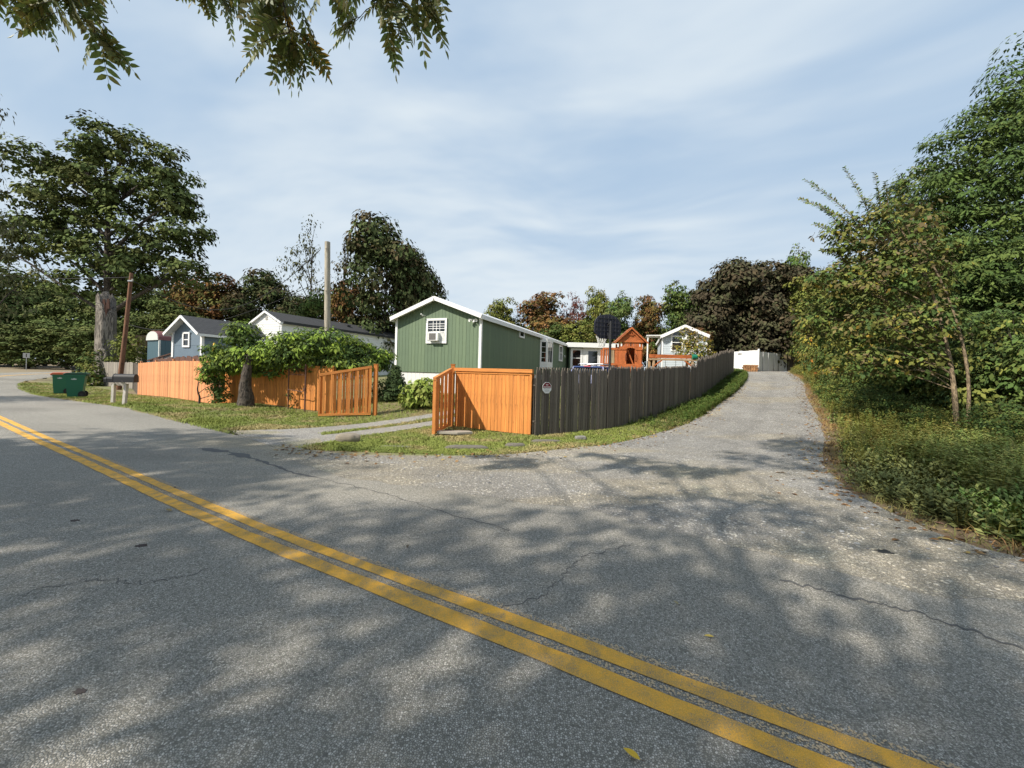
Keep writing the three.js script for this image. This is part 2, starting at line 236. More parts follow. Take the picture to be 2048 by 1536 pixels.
const laneSheet = (L, R, nu, lift, tone) => { const n = L.length - 1; return gridGeo(nu, n, (u, v, i, j) => { const w = (i === 0 || i === nu) ? (fbm(j * 0.3, i * 3.1, 4, 19) - 0.5) * 0.5 * (i ? 1 : -1) : 0, k = u + w * 0.1, s = j < 3 && nu === 60 ? (0.75 + 1.1 * (fbm(u * 9, 2, 4, 3) - 0.5)) * (1 - j / 3) : 0, x = lerp(L[j][0], R[j][0], k) - 0.51 * s, D = lerp(L[j][1], R[j][1], k) - 0.86 * s; return [x, D, H(x, D) + (nu === 60 ? Math.min(lift, 0.0052 + 0.0008 * j) : lift)]; }, tone, 1.3); };
structure('gravel_lane', laneSheet(laneL.filter((_, i) => 1), laneR, 60, 0.012, (x, D, u, v) => {
  const s = x * 0.57 + D * 0.82, a = 0.8 + 0.3 * (fbm(x * 0.8, D * 0.8, 4, 22) - 0.3) + 0.34 * (fbm(x * 3.1, D * 3.1, 3, 29) - 0.5), tan = clamp(sstep(0.5, 0.68, fbm(x * 0.55 + 3, D * 0.9, 4, 51)) * 0.75 + dusty(x, D) * 0.8), track = Math.exp(-(((u - 0.5) / 0.07) ** 2)) * sstep(9, 14, s) * 0.5;
  const k = a * (1 - 0.22 * track);
  return [clamp(k * lerp(0.93, 1.06, tan)), clamp(k * lerp(0.93, 0.99, tan)), clamp(k * lerp(0.95, 0.86, tan))];
}), M.gravel);
drive.forEach((d, i) => structure(i ? 'gravel_wheel_track' : 'driveway_apron', laneSheet(d.L, d.R, 14, 0.009 + 0.001 * i, (x, D) => { const t = i ? 0.1 : sstep(0.4, 0.65, fbm(x * 0.9, D * 1.4, 4, 71)), a = 0.85 + 0.2 * fbm(x, D, 3, 5); return [clamp(a * lerp(0.95, 1.1, t)), clamp(a * lerp(0.95, 0.99, t)), clamp(a * lerp(0.97, 0.78, t))]; }), M.gravel));
// double yellow centre line, worn at its edges
for (const [off, wide] of [[0, 0.128], [0.183, 0.108]]) {
  const first = 20, n = 470, g = gridGeo(4, n, (u, v, i, j) => { const p = roadPts[first + j], ragged = (i === 0 || i === 4) ? (hash2(j, i, 3) - 0.5) * 0.014 : 0, k = off + (u - 0.5) * wide + ragged, x = p.x + p.nx * k, D = p.D + p.nD * k; return [x, D, H(x, D) + 0.0085]; }, null, 1.5);
  structure('yellow_centre_line', g, M.line);
}
// older paint showing beside the newer lines, speckled off
{
  const q = rng(44), geos = [];
  for (let k = 0; k < 9000; k++) { const off = q() < 0.5 ? 0.093 : 0.262, j = 132 + q() * 50, p = roadPts[Math.floor(j)], n = off + (q() - 0.5) * 0.045 + (q() - 0.5) * 0.02, f = (q() - 0.5) * 0.25, x = p.x + p.nx * n - p.nD * f, D = p.D + p.nD * n + p.nx * f, g = new THREE.CircleGeometry(0.0025 + q() * 0.004, 5); g.rotateX(-Math.PI / 2); g.scale(1, 1, 0.6 + q() * 0.8); g.translate(x, H(x, D) + 0.0075, -D); geos.push(g); }
  const m = part(scene, 'old_line_paint', mergeGeometries(geos), std(0.5, 0.38, 0.24, 0.9)); m.userData.kind = 'structure';
}
// tar seam where the old paving was cut, and a few cracks
function seam(pxs, width, blotch, seed) {
  const pts = edge(pxs.map(p => ground(...p)), 60);
  const g = gridGeo(1, 60, (u, v, i, j) => { const a = pts[Math.max(0, j - 1)], b = pts[Math.min(60, j + 1)], l = Math.hypot(b[0] - a[0], b[1] - a[1]), w = (width * (0.5 + noise(j * 0.5, seed, 4)) + blotch * sstep(0.35, 0.6, noise(j * 0.22, 3, 5)) * sstep(40, 20, j)) * (u - 0.5) + (noise(j * 0.7, seed, 8) - 0.5) * 0.07, x = pts[j][0] - (b[1] - a[1]) / l * w, D = pts[j][1] + (b[0] - a[0]) / l * w; return [x, D, H(x, D) + 0.0068]; }, null, 1);
  structure('tar_seam', g, M.tar);
}
seam([[400, 897], [455, 905], [505, 917], [540, 930], [575, 942], [625, 955]], 0.05, 0.16, 1);
seam([[625, 955], [760, 985], [900, 1030], [1020, 1062]], 0.012, 0, 2); seam([[1560, 1160], [1700, 1195], [1850, 1232], [2047, 1300]], 0.022, 0, 3); seam([[40, 1190], [180, 1160], [300, 1165], [420, 1140]], 0.008, 0, 4); seam([[980, 1230], [1100, 1180], [1160, 1120], [1260, 1090]], 0.008, 0, 5);

// ---------- leaves, tubes ----------
class LeafBuf {
  constructor() { this.p = []; this.n = []; this.c = []; this.i = []; }
  leaf(x, y, z, ax, ay, az, nx, ny, nz, len, wid, r, g, b) { // axis a, normal n
    let sx = ay * nz - az * ny, sy = az * nx - ax * nz, sz = ax * ny - ay * nx; const l = Math.hypot(sx, sy, sz) || 1; sx /= l; sy /= l; sz /= l;
    const k = this.p.length / 3, f = wid * 0.12, w = wid * 0.5, m = len * 0.45;
    this.p.push(x, y, z, x + ax * m + sx * w + nx * f, y + ay * m + sy * w + ny * f, z + az * m + sz * w + nz * f, x + ax * len, y + ay * len, z + az * len, x + ax * m - sx * w + nx * f, y + ay * m - sy * w + ny * f, z + az * m - sz * w + nz * f);
    for (let q = 0; q < 4; q++) { this.n.push(nx, ny, nz); this.c.push(r, g, b); }
    this.i.push(k, k + 1, k + 2, k, k + 2, k + 3);
  }
  leaf6(x, y, z, a, n, len, wid, c, t) { // rounder leaflet, six points
    const s = a.clone().cross(n).normalize(), k = this.p.length / 3, w = wid / 2, f = wid * 0.14, put = (u, v, h) => this.p.push(x + a.x * u + s.x * v + n.x * h, y + a.y * u + s.y * v + n.y * h, z + a.z * u + s.z * v + n.z * h);
    put(0, 0, 0); put(len * 0.28, w * 0.92, f); put(len * 0.62, w * 0.8, f); put(len, 0, -f); put(len * 0.62, -w * 0.8, f); put(len * 0.28, -w * 0.92, f);
    for (let q = 0; q < 6; q++) { this.n.push(n.x, n.y, n.z); this.c.push(c[0] * t, c[1] * t, c[2] * t); }
    this.i.push(k, k + 1, k + 2, k, k + 2, k + 3, k, k + 3, k + 4, k, k + 4, k + 5);
  }
  get count() { return this.i.length / 6; }
  geo() { const g = new THREE.BufferGeometry(); g.setAttribute('position', new THREE.Float32BufferAttribute(this.p, 3)); g.setAttribute('normal', new THREE.Float32BufferAttribute(this.n, 3)); g.setAttribute('color', new THREE.Float32BufferAttribute(this.c, 3)); g.setIndex(this.i); return g; }
}
class TubeBuf {
  constructor(sides = 6) { this.s = sides; this.p = []; this.n = []; this.u = []; this.i = []; }
  tube(pts, r0, r1, wob = 0) {
    const s = this.s, k0 = this.p.length / 3, up = v3(0.13, 0.3, 1).normalize(); let len = 0;
    for (let j = 0; j < pts.length; j++) {
      const t = pts[Math.min(j + 1, pts.length - 1)].clone().sub(pts[Math.max(j - 1, 0)]).normalize(), a = t.clone().cross(up).normalize(), b = t.clone().cross(a), r = lerp(r0, r1, j / (pts.length - 1));
      if (j) len += pts[j].distanceTo(pts[j - 1]);
      for (let q = 0; q <= s; q++) { const th = q / s * Math.PI * 2, rr = r * (1 + wob * (noise(q % s * 1.3, j * 0.8, k0) - 0.5)), d = a.clone().multiplyScalar(Math.cos(th)).addScaledVector(b, Math.sin(th)); this.p.push(pts[j].x + d.x * rr, pts[j].y + d.y * rr, pts[j].z + d.z * rr); this.n.push(d.x, d.y, d.z); this.u.push(q / s, len * 0.4); }
    }
    for (let j = 0; j < pts.length - 1; j++) for (let q = 0; q < s; q++) { const a = k0 + j * (s + 1) + q, b = a + s + 1; this.i.push(a, a + 1, b, a + 1, b + 1, b); }
    const tip = this.p.length / 3, e = pts[pts.length - 1]; this.p.push(e.x, e.y, e.z); this.n.push(0, 1, 0); this.u.push(0, len * 0.4);
    for (let q = 0; q < s; q++) { const a = k0 + (pts.length - 1) * (s + 1) + q; this.i.push(a, a + 1, tip); }
  }
  geo() { const g = new THREE.BufferGeometry(); g.setAttribute('position', new THREE.Float32BufferAttribute(this.p, 3)); g.setAttribute('normal', new THREE.Float32BufferAttribute(this.n, 3)); g.setAttribute('uv', new THREE.Float32BufferAttribute(this.u, 2)); g.setIndex(this.i); return g; }
}
const bend = (a, b, sag, n = 6) => { const o = []; for (let k = 0; k <= n; k++) { const t = k / n, p = a.clone().lerp(b, t); p.y += sag * Math.sin(Math.PI * t); o.push(p); } return o; };
function pick(q, cols) { const c = cols[Math.floor(q() * cols.length)]; return c; }
// scatter clumps of leaves through lobes (ellipsoids), local coordinates; returns clump centres
function foliage(buf, q, lobes, o) {
  const centres = [];
  for (const L of lobes) {
    const n = L.n ?? Math.round((o.perVolume ?? 1) * L.r[0] * L.r[1] * L.r[2]);
    for (let k = 0; k < n; k++) {
      let x, y, z, e; do { x = q() * 2 - 1; y = q() * 2 - 1; z = q() * 2 - 1; e = Math.hypot(x, y, z); } while (e > 1 || e < 0.05);
      const s = Math.pow(e, o.shell ?? 0.55) / e * (0.92 + 0.22 * q()); const c = v3(L.c[0] + x * s * L.r[0], L.c[1] + y * s * L.r[1], L.c[2] + z * s * L.r[2]);
      if (o.keep && !o.keep(c)) continue;
      c.lobe = L; centres.push(c);
      const base = pick(q, L.cols ?? o.cols), tone = 1 + (q() - 0.5) * (o.vary ?? 0.5), cr = (o.clump ?? 0.5) * (0.7 + 0.6 * q()), m = Math.round((o.leaves ?? 30) * (0.6 + 0.8 * q()));
      const ox = x * 0.45, oy = y * 0.45 + 0.3, oz = z * 0.45;
      for (let i = 0; i < m; i++) {
        const a = q() * 6.283, w = (q() + q() + q()) / 1.5 - 1, rr = cr * Math.pow(q(), 0.45), h = (q() - 0.5) * cr * (o.flat ?? 0.9);
        const px = c.x + Math.cos(a) * rr, pz = c.z + Math.sin(a) * rr, py = c.y + h;
        let nx = ox + (px - c.x) / cr * 0.7 + (q() - 0.5) * 0.9, ny = oy + (py - c.y) / cr * 0.9 + (q() - 0.3) * 0.8, nz = oz + (pz - c.z) / cr * 0.7 + (q() - 0.5) * 0.9, l = Math.hypot(nx, ny, nz) || 1; nx /= l; ny /= l; nz /= l;
        let ax = Math.cos(a) + (q() - 0.5), ay = (o.droop ?? -0.25) + (q() - 0.5) * 0.8, az = Math.sin(a) + (q() - 0.5); const dt = ax * nx + ay * ny + az * nz; ax -= dt * nx; ay -= dt * ny; az -= dt * nz; l = Math.hypot(ax, ay, az) || 1;
        const sz = o.size * (0.5 + 1.0 * q()), t = tone * (0.9 + 0.2 * q()), cc = o.odd && q() < o.odd.p ? pick(q, o.odd.cols) : base;
        buf.leaf(px, py, pz, ax / l, ay / l, az / l, nx, ny, nz, sz, sz * (o.aspect ?? 0.6), cc[0] * t, cc[1] * t, cc[2] * t);
      }
    }
  }
  return centres;
}
const GREEN = [[0.088, 0.135, 0.034], [0.074, 0.122, 0.034], [0.105, 0.145, 0.038], [0.08, 0.128, 0.042]];
const DARK = [[0.1, 0.13, 0.042], [0.112, 0.136, 0.044], [0.092, 0.122, 0.042], [0.12, 0.132, 0.046]];
const OLIVE = [[0.145, 0.165, 0.04], [0.16, 0.17, 0.042], [0.12, 0.15, 0.036], [0.17, 0.155, 0.045]];
const RUSSET = [[0.16, 0.088, 0.036], [0.185, 0.105, 0.036], [0.13, 0.1, 0.034], [0.14, 0.07, 0.036], [0.115, 0.115, 0.035]];
const PURPLE = [[0.062, 0.05, 0.032], [0.074, 0.058, 0.034], [0.058, 0.056, 0.032], [0.066, 0.068, 0.034]];
const LIME = [[0.25, 0.34, 0.05], [0.21, 0.31, 0.05], [0.28, 0.36, 0.07], [0.19, 0.28, 0.05]];
const YELLOW = [[0.28, 0.23, 0.04], [0.22, 0.2, 0.04], [0.33, 0.23, 0.045], [0.18, 0.18, 0.035]];

// a tree as a thing: trunk with limbs (one part) and a crown
function tree(name, label, base, o, group) {
  const q = rng(o.seed), t = thing(name, label, o.category ?? 'tree', base, 0, group), tb = new TubeBuf(7), lb = new LeafBuf();
  const centres = foliage(lb, q, o.lobes, o);
  const top = o.top ?? v3(0, o.fork * 1.6, 0);
  const stemPts = o.stem ? o.stem.map(p => v3(...p)) : [v3(0, -0.3, 0), v3(0.05, o.fork * 0.5, 0), v3(0, o.fork, 0.05), top];
  const stem = new THREE.CatmullRomCurve3(stemPts).getPoints(14); tb.tube(stem, o.radius, o.radius * 0.28, 0.25);
  if (o.twin) tb.tube(stem.map((p, i) => p.clone().add(v3(o.twin[0] * (1 - 0.3 * i / 14) , 0, o.twin[1] + 0.2 * Math.sin(i / 14 * 3)))), o.radius * 0.7, o.radius * 0.2, 0.2);
  for (const L of o.lobes) { // a limb into each lobe, twigs from it to that lobe's clumps
    const mine = centres.filter(c => c.lobe === L); if (!mine.length) continue;
    const C = v3(...L.c), hd = (a) => Math.hypot(C.x - a.x, C.z - a.z); let s = stem[4]; for (const p of stem) if (p.y > o.fork * 0.55 && p.y < C.y - 0.55 * hd(p)) s = p; if (o.low !== undefined) s = stem[o.low]; else if (s === stem[4] && stem[4].y > C.y) s = stem[2];
    const mid = s.clone().lerp(C, 0.5); mid.y += (0.05 + 0.1 * q()) * s.distanceTo(C); mid.x += (q() - 0.5) * 0.2 * hd(s); mid.z += (q() - 0.5) * 0.2 * hd(s);
    const cv = new THREE.QuadraticBezierCurve3(s, mid, C).getPoints(9), r0 = o.radius * (o.limb ?? 0.3) * (0.7 + 0.5 * q()); tb.tube(cv, r0, r0 * 0.25 + 0.004, 0);
    const n = Math.min(mine.length, o.twigs ?? 7); for (let k = 0; k < n; k++) { const c = mine[Math.floor(q() * mine.length)], s2 = cv[4 + Math.floor(q() * 5)]; tb.tube(bend(s2, c, 0.1 * s2.distanceTo(c), 4), r0 * 0.22 + 0.003, 0.003 + r0 * 0.04); }
  }
  part(t, 'trunk', tb.geo(), o.bark ?? M.bark);
  part(t, 'crown', lb.geo(), o.mat ?? M.leaf);
  return t;
}
function copyTree(src, name, label, pos, s, turn, group) { const c = src.clone(); c.name = numbered(name); c.position.copy(pos); c.scale.set(...s); c.rotation.y = turn; c.userData = { ...src.userData, label }; if (group) c.userData.group = group; scene.add(c); return c; }

// ---------- fences ----------
function run(name, label, category, A, B, group) {
  const dx = B[0] - A[0], dD = B[1] - A[1], len = Math.hypot(dx, dD), t = thing(name, label, category, onGround(A[0], A[1]), Math.atan2(dD, dx), group), y0 = H(A[0], A[1]);
  const gy = u => H(A[0] + dx * u / len, A[1] + dD * u / len) - y0;
  return { t, len, gy };
}
const picket = (w, h, d, tip) => { const g = extr([[-w / 2, 0], [w / 2, 0], [w / 2, h - tip], [w * 0.34, h - tip * 0.5], [w * 0.1, h - tip * 0.04], [-w * 0.1, h - tip * 0.04], [-w * 0.34, h - tip * 0.5], [-w / 2, h - tip]], d * 0.4, d * 0.3); g.scale((w - 0.002) / (w + d * 0.6), 1, 1); g.translate(0, 0, -d / 2); const uv = g.attributes.uv; for (let i = 0; i < uv.count; i++) uv.setXY(i, uv.getX(i) / w + 0.5, uv.getY(i) / h); return g; };
function boards(f, q, o) {
  const n = Math.round(f.len / o.pitch), p = f.len / n;
  for (let k = 0; k < n; k++) {
    const x = (k + 0.5) * p, hh = (o.h instanceof Function ? o.h(x) : o.h) + (q() - 0.5) * (o.uneven ?? 0.02), m = o.mats[Math.floor(q() * o.mats.length)], y = f.gy(x) + (o.clear ?? 0.02), z = (o.z ?? 0) + (q() - 0.5) * (o.proud ?? 0.012), lean = (q() - 0.5) * (o.lean ?? 0.008);
    if (o.geo) { const b = part(f.t, o.part ?? 'picket', o.geo, m); b.position.set(x, y + (q() - 0.5) * (o.uneven ?? 0.02), z); b.rotation.z = lean; if (o.h) b.scale.y = hh / o.full; }
    else box(f.t, o.part ?? 'board', x, y + hh / 2, z, p * (o.fill ?? 0.95), hh, o.thick ?? 0.02, m, 0, lean);
  }
}
function railsAndPosts(f, o) {
  for (const ry of o.rails ?? []) { const n = Math.max(1, Math.round(f.len / 2.4)); for (let k = 0; k < n; k++) { const a = f.len * k / n, b = f.len * (k + 1) / n; bar(f.t, 'rail', v3(a, f.gy(a) + ry, o.rz), v3(b, f.gy(b) + ry, o.rz), 0.04, 0.085, o.mat); } }
  const n = Math.max(1, Math.round(f.len / 2.4)); for (let k = 0; k <= n; k++) { const x = clamp(f.len * k / n, 0.06, f.len - 0.06); box(f.t, 'post', x, f.gy(x) + o.ph / 2 - 0.15, o.pz, 0.09, o.ph + 0.3, 0.09, o.mat); }
}
const pk = picket(0.098, 1.88, 0.034, 0.19), pkTall = picket(0.1, 1.98, 0.034, 0.16);
{
  const A = [0.66, 10.68], B = [3.11, 12.3], C = [7.96, 16.7], E = [16.86, 29.5], q = rng(7);
  const f1 = run('stockade_fence', 'short dark grey stockade fence section with rounded picket points carrying the octagonal sign', 'fence', A, B);
  boards(f1, q, { pitch: 0.1, geo: pk, mats: M.darkWood, uneven: 0.014, proud: 0.03 }); railsAndPosts(f1, { rails: [0.4, 1.4], rz: -0.075, pz: -0.13, ph: 1.6, mat: M.darkWood[0] });
  const f2 = run('stockade_fence', 'long dark grey stockade fence section below the wooden play tower', 'fence', B, C);
  boards(f2, q, { pitch: 0.102, geo: pkTall, full: 1.98, h: x => lerp(1.97, 1.62, x / f2.len), mats: M.darkWood, uneven: 0.05, proud: 0.03, lean: 0.006 }); railsAndPosts(f2, { rails: [0.4, 1.5], rz: -0.075, pz: -0.13, ph: 1.7, mat: M.darkWood[1] });
  const f3 = run('stockade_fence', 'dark weathered stockade fence climbing beside the gravel lane to the white fence', 'fence', C, E);
  boards(f3, q, { pitch: 0.105, geo: pkTall, full: 1.98, h: 1.86, mats: M.darkWood, uneven: 0.16, lean: 0.03 }); railsAndPosts(f3, { rails: [0.4, 1.5], rz: -0.075, pz: -0.13, ph: 1.7, mat: M.darkWood[2] });
  // octagonal warning sign on the first section
  const cv = document.createElement('canvas'); cv.width = cv.height = 512; const c = cv.getContext('2d');
  c.fillStyle = '#d9d8d6'; c.fillRect(0, 0, 512, 512); c.fillStyle = '#6e0f1c'; c.fillRect(0, 20, 512, 238); c.fillStyle = '#e8e4e2'; c.textAlign = 'center'; c.font = 'bold 92px sans-serif'; c.fillText('NO', 256, 150); c.font = 'bold 66px sans-serif'; c.fillText('TRESPASSING', 256, 236);
  c.fillStyle = '#1a1a1c'; c.font = 'bold 42px sans-serif'; c.fillText('PRIVATE PROPERTY', 256, 320); c.fillStyle = '#3a3f55'; c.font = 'bold 34px sans-serif'; c.fillText('VIOLATORS WILL', 256, 382); c.fillText('BE PROSECUTED', 256, 428);
  const tx = new THREE.CanvasTexture(cv); tx.colorSpace = THREE.SRGBColorSpace;
  const s = thing('warning_sign', 'octagonal red and white no trespassing sign on the dark fence beside the orange panel', 'sign', P(0.97, 1.2, 10.84), Math.atan2(1.62, 2.45));
  const plate = new THREE.CylinderGeometry(0.168, 0.168, 0.006, 8, 1); plate.rotateX(Math.PI / 2); plate.rotateZ(Math.PI / 8); const pl = part(s, 'plate', plate, M.whitePlain); pl.position.z = 0.03;
  const face = new THREE.CircleGeometry(0.154, 8, Math.PI / 8); const fm = part(s, 'printed_face', face, new THREE.MeshStandardMaterial({ map: tx, roughness: 0.5 })); fm.position.z = 0.0352;
}
// orange panel with its cap and the two swing gates
{
  const q = rng(9), A = [-1.74, 12.0], B = [0.57, 10.75], f = run('orange_panel_fence', 'orange stained board panel with flat cap between open gate and dark stockade fence', 'fence', A, B);
  boards(f, q, { pitch: 0.118, h: 1.74, mats: M.orange, fill: 0.93, thick: 0.02, clear: 0.03 }); railsAndPosts(f, { rails: [0.3, 1.0, 1.6], rz: -0.068, pz: -0.12, ph: 1.72, mat: M.orangeDark[0] });
  bar(f.t, 'cap', v3(-0.02, f.gy(0) + 1.79, 0.01), v3(f.len + 0.02, f.gy(f.len) + 1.79, 0.01), 0.1, 0.11, M.orange[1]); bar(f.t, 'top_trim', v3(0.02, f.gy(0) + 1.715, 0.022), v3(f.len - 0.02, f.gy(f.len) + 1.715, 0.022), 0.07, 0.02, M.orange[0]);
  box(f.t, 'end_trim', f.len - 0.035, f.gy(f.len) + 0.86, 0.022, 0.06, 1.64, 0.02, M.orange[2]);
  const post = thing('gate_post', 'dark brown square post holding the open right gate leaf', 'post', onGround(-1.84, 12.08)); box(post, 'post', 0, 0.9, 0, 0.12, 2.04, 0.12, M.orangeDark[1]); box(post, 'post_cap', 0, 1.935, 0, 0.14, 0.03, 0.14, M.orangeDark[2]);
}
function gateLeaf(label, A, B, hA, hB, lift, n, w, mats, z = 0) { // A hinge end, B free end
  const dx = B[0] - A[0], dD = B[1] - A[1], len = Math.hypot(dx, dD), t = thing('gate_leaf', label, 'gate', onGround(A[0], A[1]), Math.atan2(dD, dx)), gB = H(B[0], B[1]) - H(A[0], A[1]), q = rng(n * 31 + 5);
  const lo = x => lerp(lift, gB + lift, x / len), hi = x => lerp(hA, gB + hB, x / len);
  for (let k = 0; k < n; k++) { const x = lerp(0.1, len - 0.08, k / (n - 1)), y0 = lo(x) + 0.02, y1 = hi(x) - 0.03; box(t, 'picket', x + (q() - 0.5) * 0.015, (y0 + y1) / 2, z + (k % 3 === 1 ? -0.05 : 0.0), w * (0.85 + 0.3 * q()), y1 - y0, 0.018, mats[Math.floor(q() * mats.length)]); }
  bar(t, 'top_rail', v3(0, hi(0), -0.022), v3(len, hi(len), -0.022), 0.09, 0.095, mats[1]); bar(t, 'bottom_rail', v3(0, lo(0) + 0.03, -0.022), v3(len, lo(len) + 0.03, -0.022), 0.08, 0.08, mats[0]);
  box(t, 'hinge_stile', 0.045, (lo(0) + hi(0)) / 2, -0.022, 0.085, hi(0) - lo(0) - 0.12, 0.085, mats[0]); box(t, 'end_stile', len - 0.03, (lo(len) + hi(len)) / 2, -0.022, 0.06, hi(len) - lo(len) - 0.12, 0.085, mats[1]);
  return { t, len, lo, hi };
}
{
  const r = gateLeaf('narrow orange picket gate leaf swung open towards the road beside the board panel', [-1.9, 11.95], [-2.12, 10.55], 1.78, 1.56, 0.07, 12, 0.108, M.orange);
  const l = gateLeaf('orange picket gate leaf with slanted top rail standing open on the lawn', [-5.12, 14.18], [-6.82, 13.72], 1.8, 1.5, 0.06, 18, 0.076, M.orange);
  rod(l.t, 'drop_bolt', [v3(l.len - 0.28, 0.78, 0.07), v3(l.len - 0.1, 0.77, 0.07), v3(l.len - 0.06, 0.7, 0.07), v3(l.len - 0.05, 0.3, 0.07), v3(l.len - 0.05, -0.05, 0.07)], 0.013, M.rust, 20);
  const post = thing('gate_post', 'orange brown square post at the hinge of the slanted gate leaf', 'post', onGround(-5.0, 14.25)); box(post, 'post', 0, 0.88, 0, 0.13, 1.98, 0.13, M.orangeDark[0]); box(post, 'post_cap', 0, 1.88, 0, 0.15, 0.03, 0.15, M.orangeDark[2]);
}
// orange board fence behind the vine, with the pipe gate in it
{
  const q = rng(12), A = [-12.55, 16.75], B = [-7.1, 15.45], f = run('orange_board_fence', 'orange stained board fence behind the wisteria trunk with shadow of leaves', 'fence', A, B);
  boards(f, q, { pitch: 0.15, h: 1.8, mats: M.orange, fill: 0.96, thick: 0.02 }); railsAndPosts(f, { rails: [0.35, 1.5], rz: -0.068, pz: -0.12, ph: 1.75, mat: M.orangeDark[0] });
  const s = survey(594, 820, 15.55), g = thing('pipe_gate', 'rusty pipe framed walk gate with chain link arch against the orange fence', 'gate', onGround(s.x, 15.5), Math.atan2(-1.3, 5.45));
  rod(g, 'pipe_post', [v3(-0.4, -0.1, 0), v3(-0.4, 1, 0), v3(-0.4, 1.8, 0)], 0.024, M.rust); rod(g, 'pipe_post', [v3(0.4, -0.1, 0), v3(0.4, 1, 0), v3(0.4, 1.85, 0)], 0.03, M.rust);
  rod(g, 'cross_bar', [v3(-0.4, 0.82, 0.02), v3(0, 0.79, 0.02), v3(0.3, 0.76, 0.02), v3(0.34, 0.82, 0.02), v3(0.31, 0.9, 0.02)], 0.014, M.rust, 20); rod(g, 'top_arch', [v3(-0.4, 1.5, 0), v3(-0.28, 1.78, 0), v3(0, 1.9, 0), v3(0.28, 1.78, 0), v3(0.4, 1.5, 0)], 0.014, M.rust, 20); rod(g, 'upper_bar', [v3(-0.4, 1.42, 0), v3(0.4, 1.42, 0)], 0.012, M.rust);
  box(g, 'latch', 0.37, 0.86, 0.03, 0.07, 0.1, 0.03, M.rust);
  const mesh = []; for (let k = -8; k <= 8; k++) for (const s2 of [-1, 1]) { const x0 = k * 0.07; const pts = []; for (let m = 0; m <= 1; m++) pts.push(v3(clamp(x0 + s2 * m * 0.4, -0.39, 0.39), 1.43 + m * (clamp(x0 + s2 * m * 0.4, -0.39, 0.39) === x0 + s2 * m * 0.4 ? 0.3 : 0.1), 0)); mesh.push(new THREE.TubeGeometry(new THREE.LineCurve3(...pts), 1, 0.003, 3)); }
  part(g, 'chain_link', mergeGeometries(mesh), M.rust);
}
// cedar fence, brown fence behind it, grey fences
{
  const q = rng(15), f = run('cedar_fence', 'tall fresh cedar board fence along the lawn behind the mailboxes', 'fence', [-21.7, 22.5], [-12.75, 16.62]);
  boards(f, q, { pitch: 0.15, h: 1.83, mats: M.cedar, fill: 0.97, thick: 0.02, uneven: 0.02 }); railsAndPosts(f, { rails: [0.35, 1.5], rz: -0.068, pz: -0.12, ph: 1.95, mat: M.cedar[1] });
  const g = run('brown_fence', 'dark reddish brown fence top showing just behind the cedar fence', 'fence', [-22.4, 24.2], [-12.6, 18.2]);
  boards(g, q, { pitch: 0.2, h: 2.12, mats: M.rustWood, fill: 0.97, thick: 0.03, uneven: 0.1 }); railsAndPosts(g, { rails: [0.4, 1.7], rz: -0.075, pz: -0.13, ph: 1.9, mat: M.rustWood[0] });
  const w = run('grey_fence', 'pale silver grey weathered board fence beside the broken trunk', 'fence', [-32.2, 30.2], [-26.4, 27.0]);
  boards(w, q, { pitch: 0.16, h: 1.83, mats: M.greyWood, fill: 0.94, uneven: 0.05, lean: 0.02 }); railsAndPosts(w, { rails: [0.4, 1.5], rz: -0.068, pz: -0.12, ph: 1.8, mat: M.greyWood[0] });
  const d = run('grey_fence', 'short darker grey fence return between silver fence and cedar fence', 'fence', [-26.3, 26.9], [-21.85, 22.65]);
  boards(d, q, { pitch: 0.17, h: 1.8, mats: M.darkWood, fill: 0.93, uneven: 0.08, lean: 0.02 }); railsAndPosts(d, { rails: [0.4, 1.5], rz: -0.068, pz: -0.12, ph: 1.7, mat: M.darkWood[0] });
}
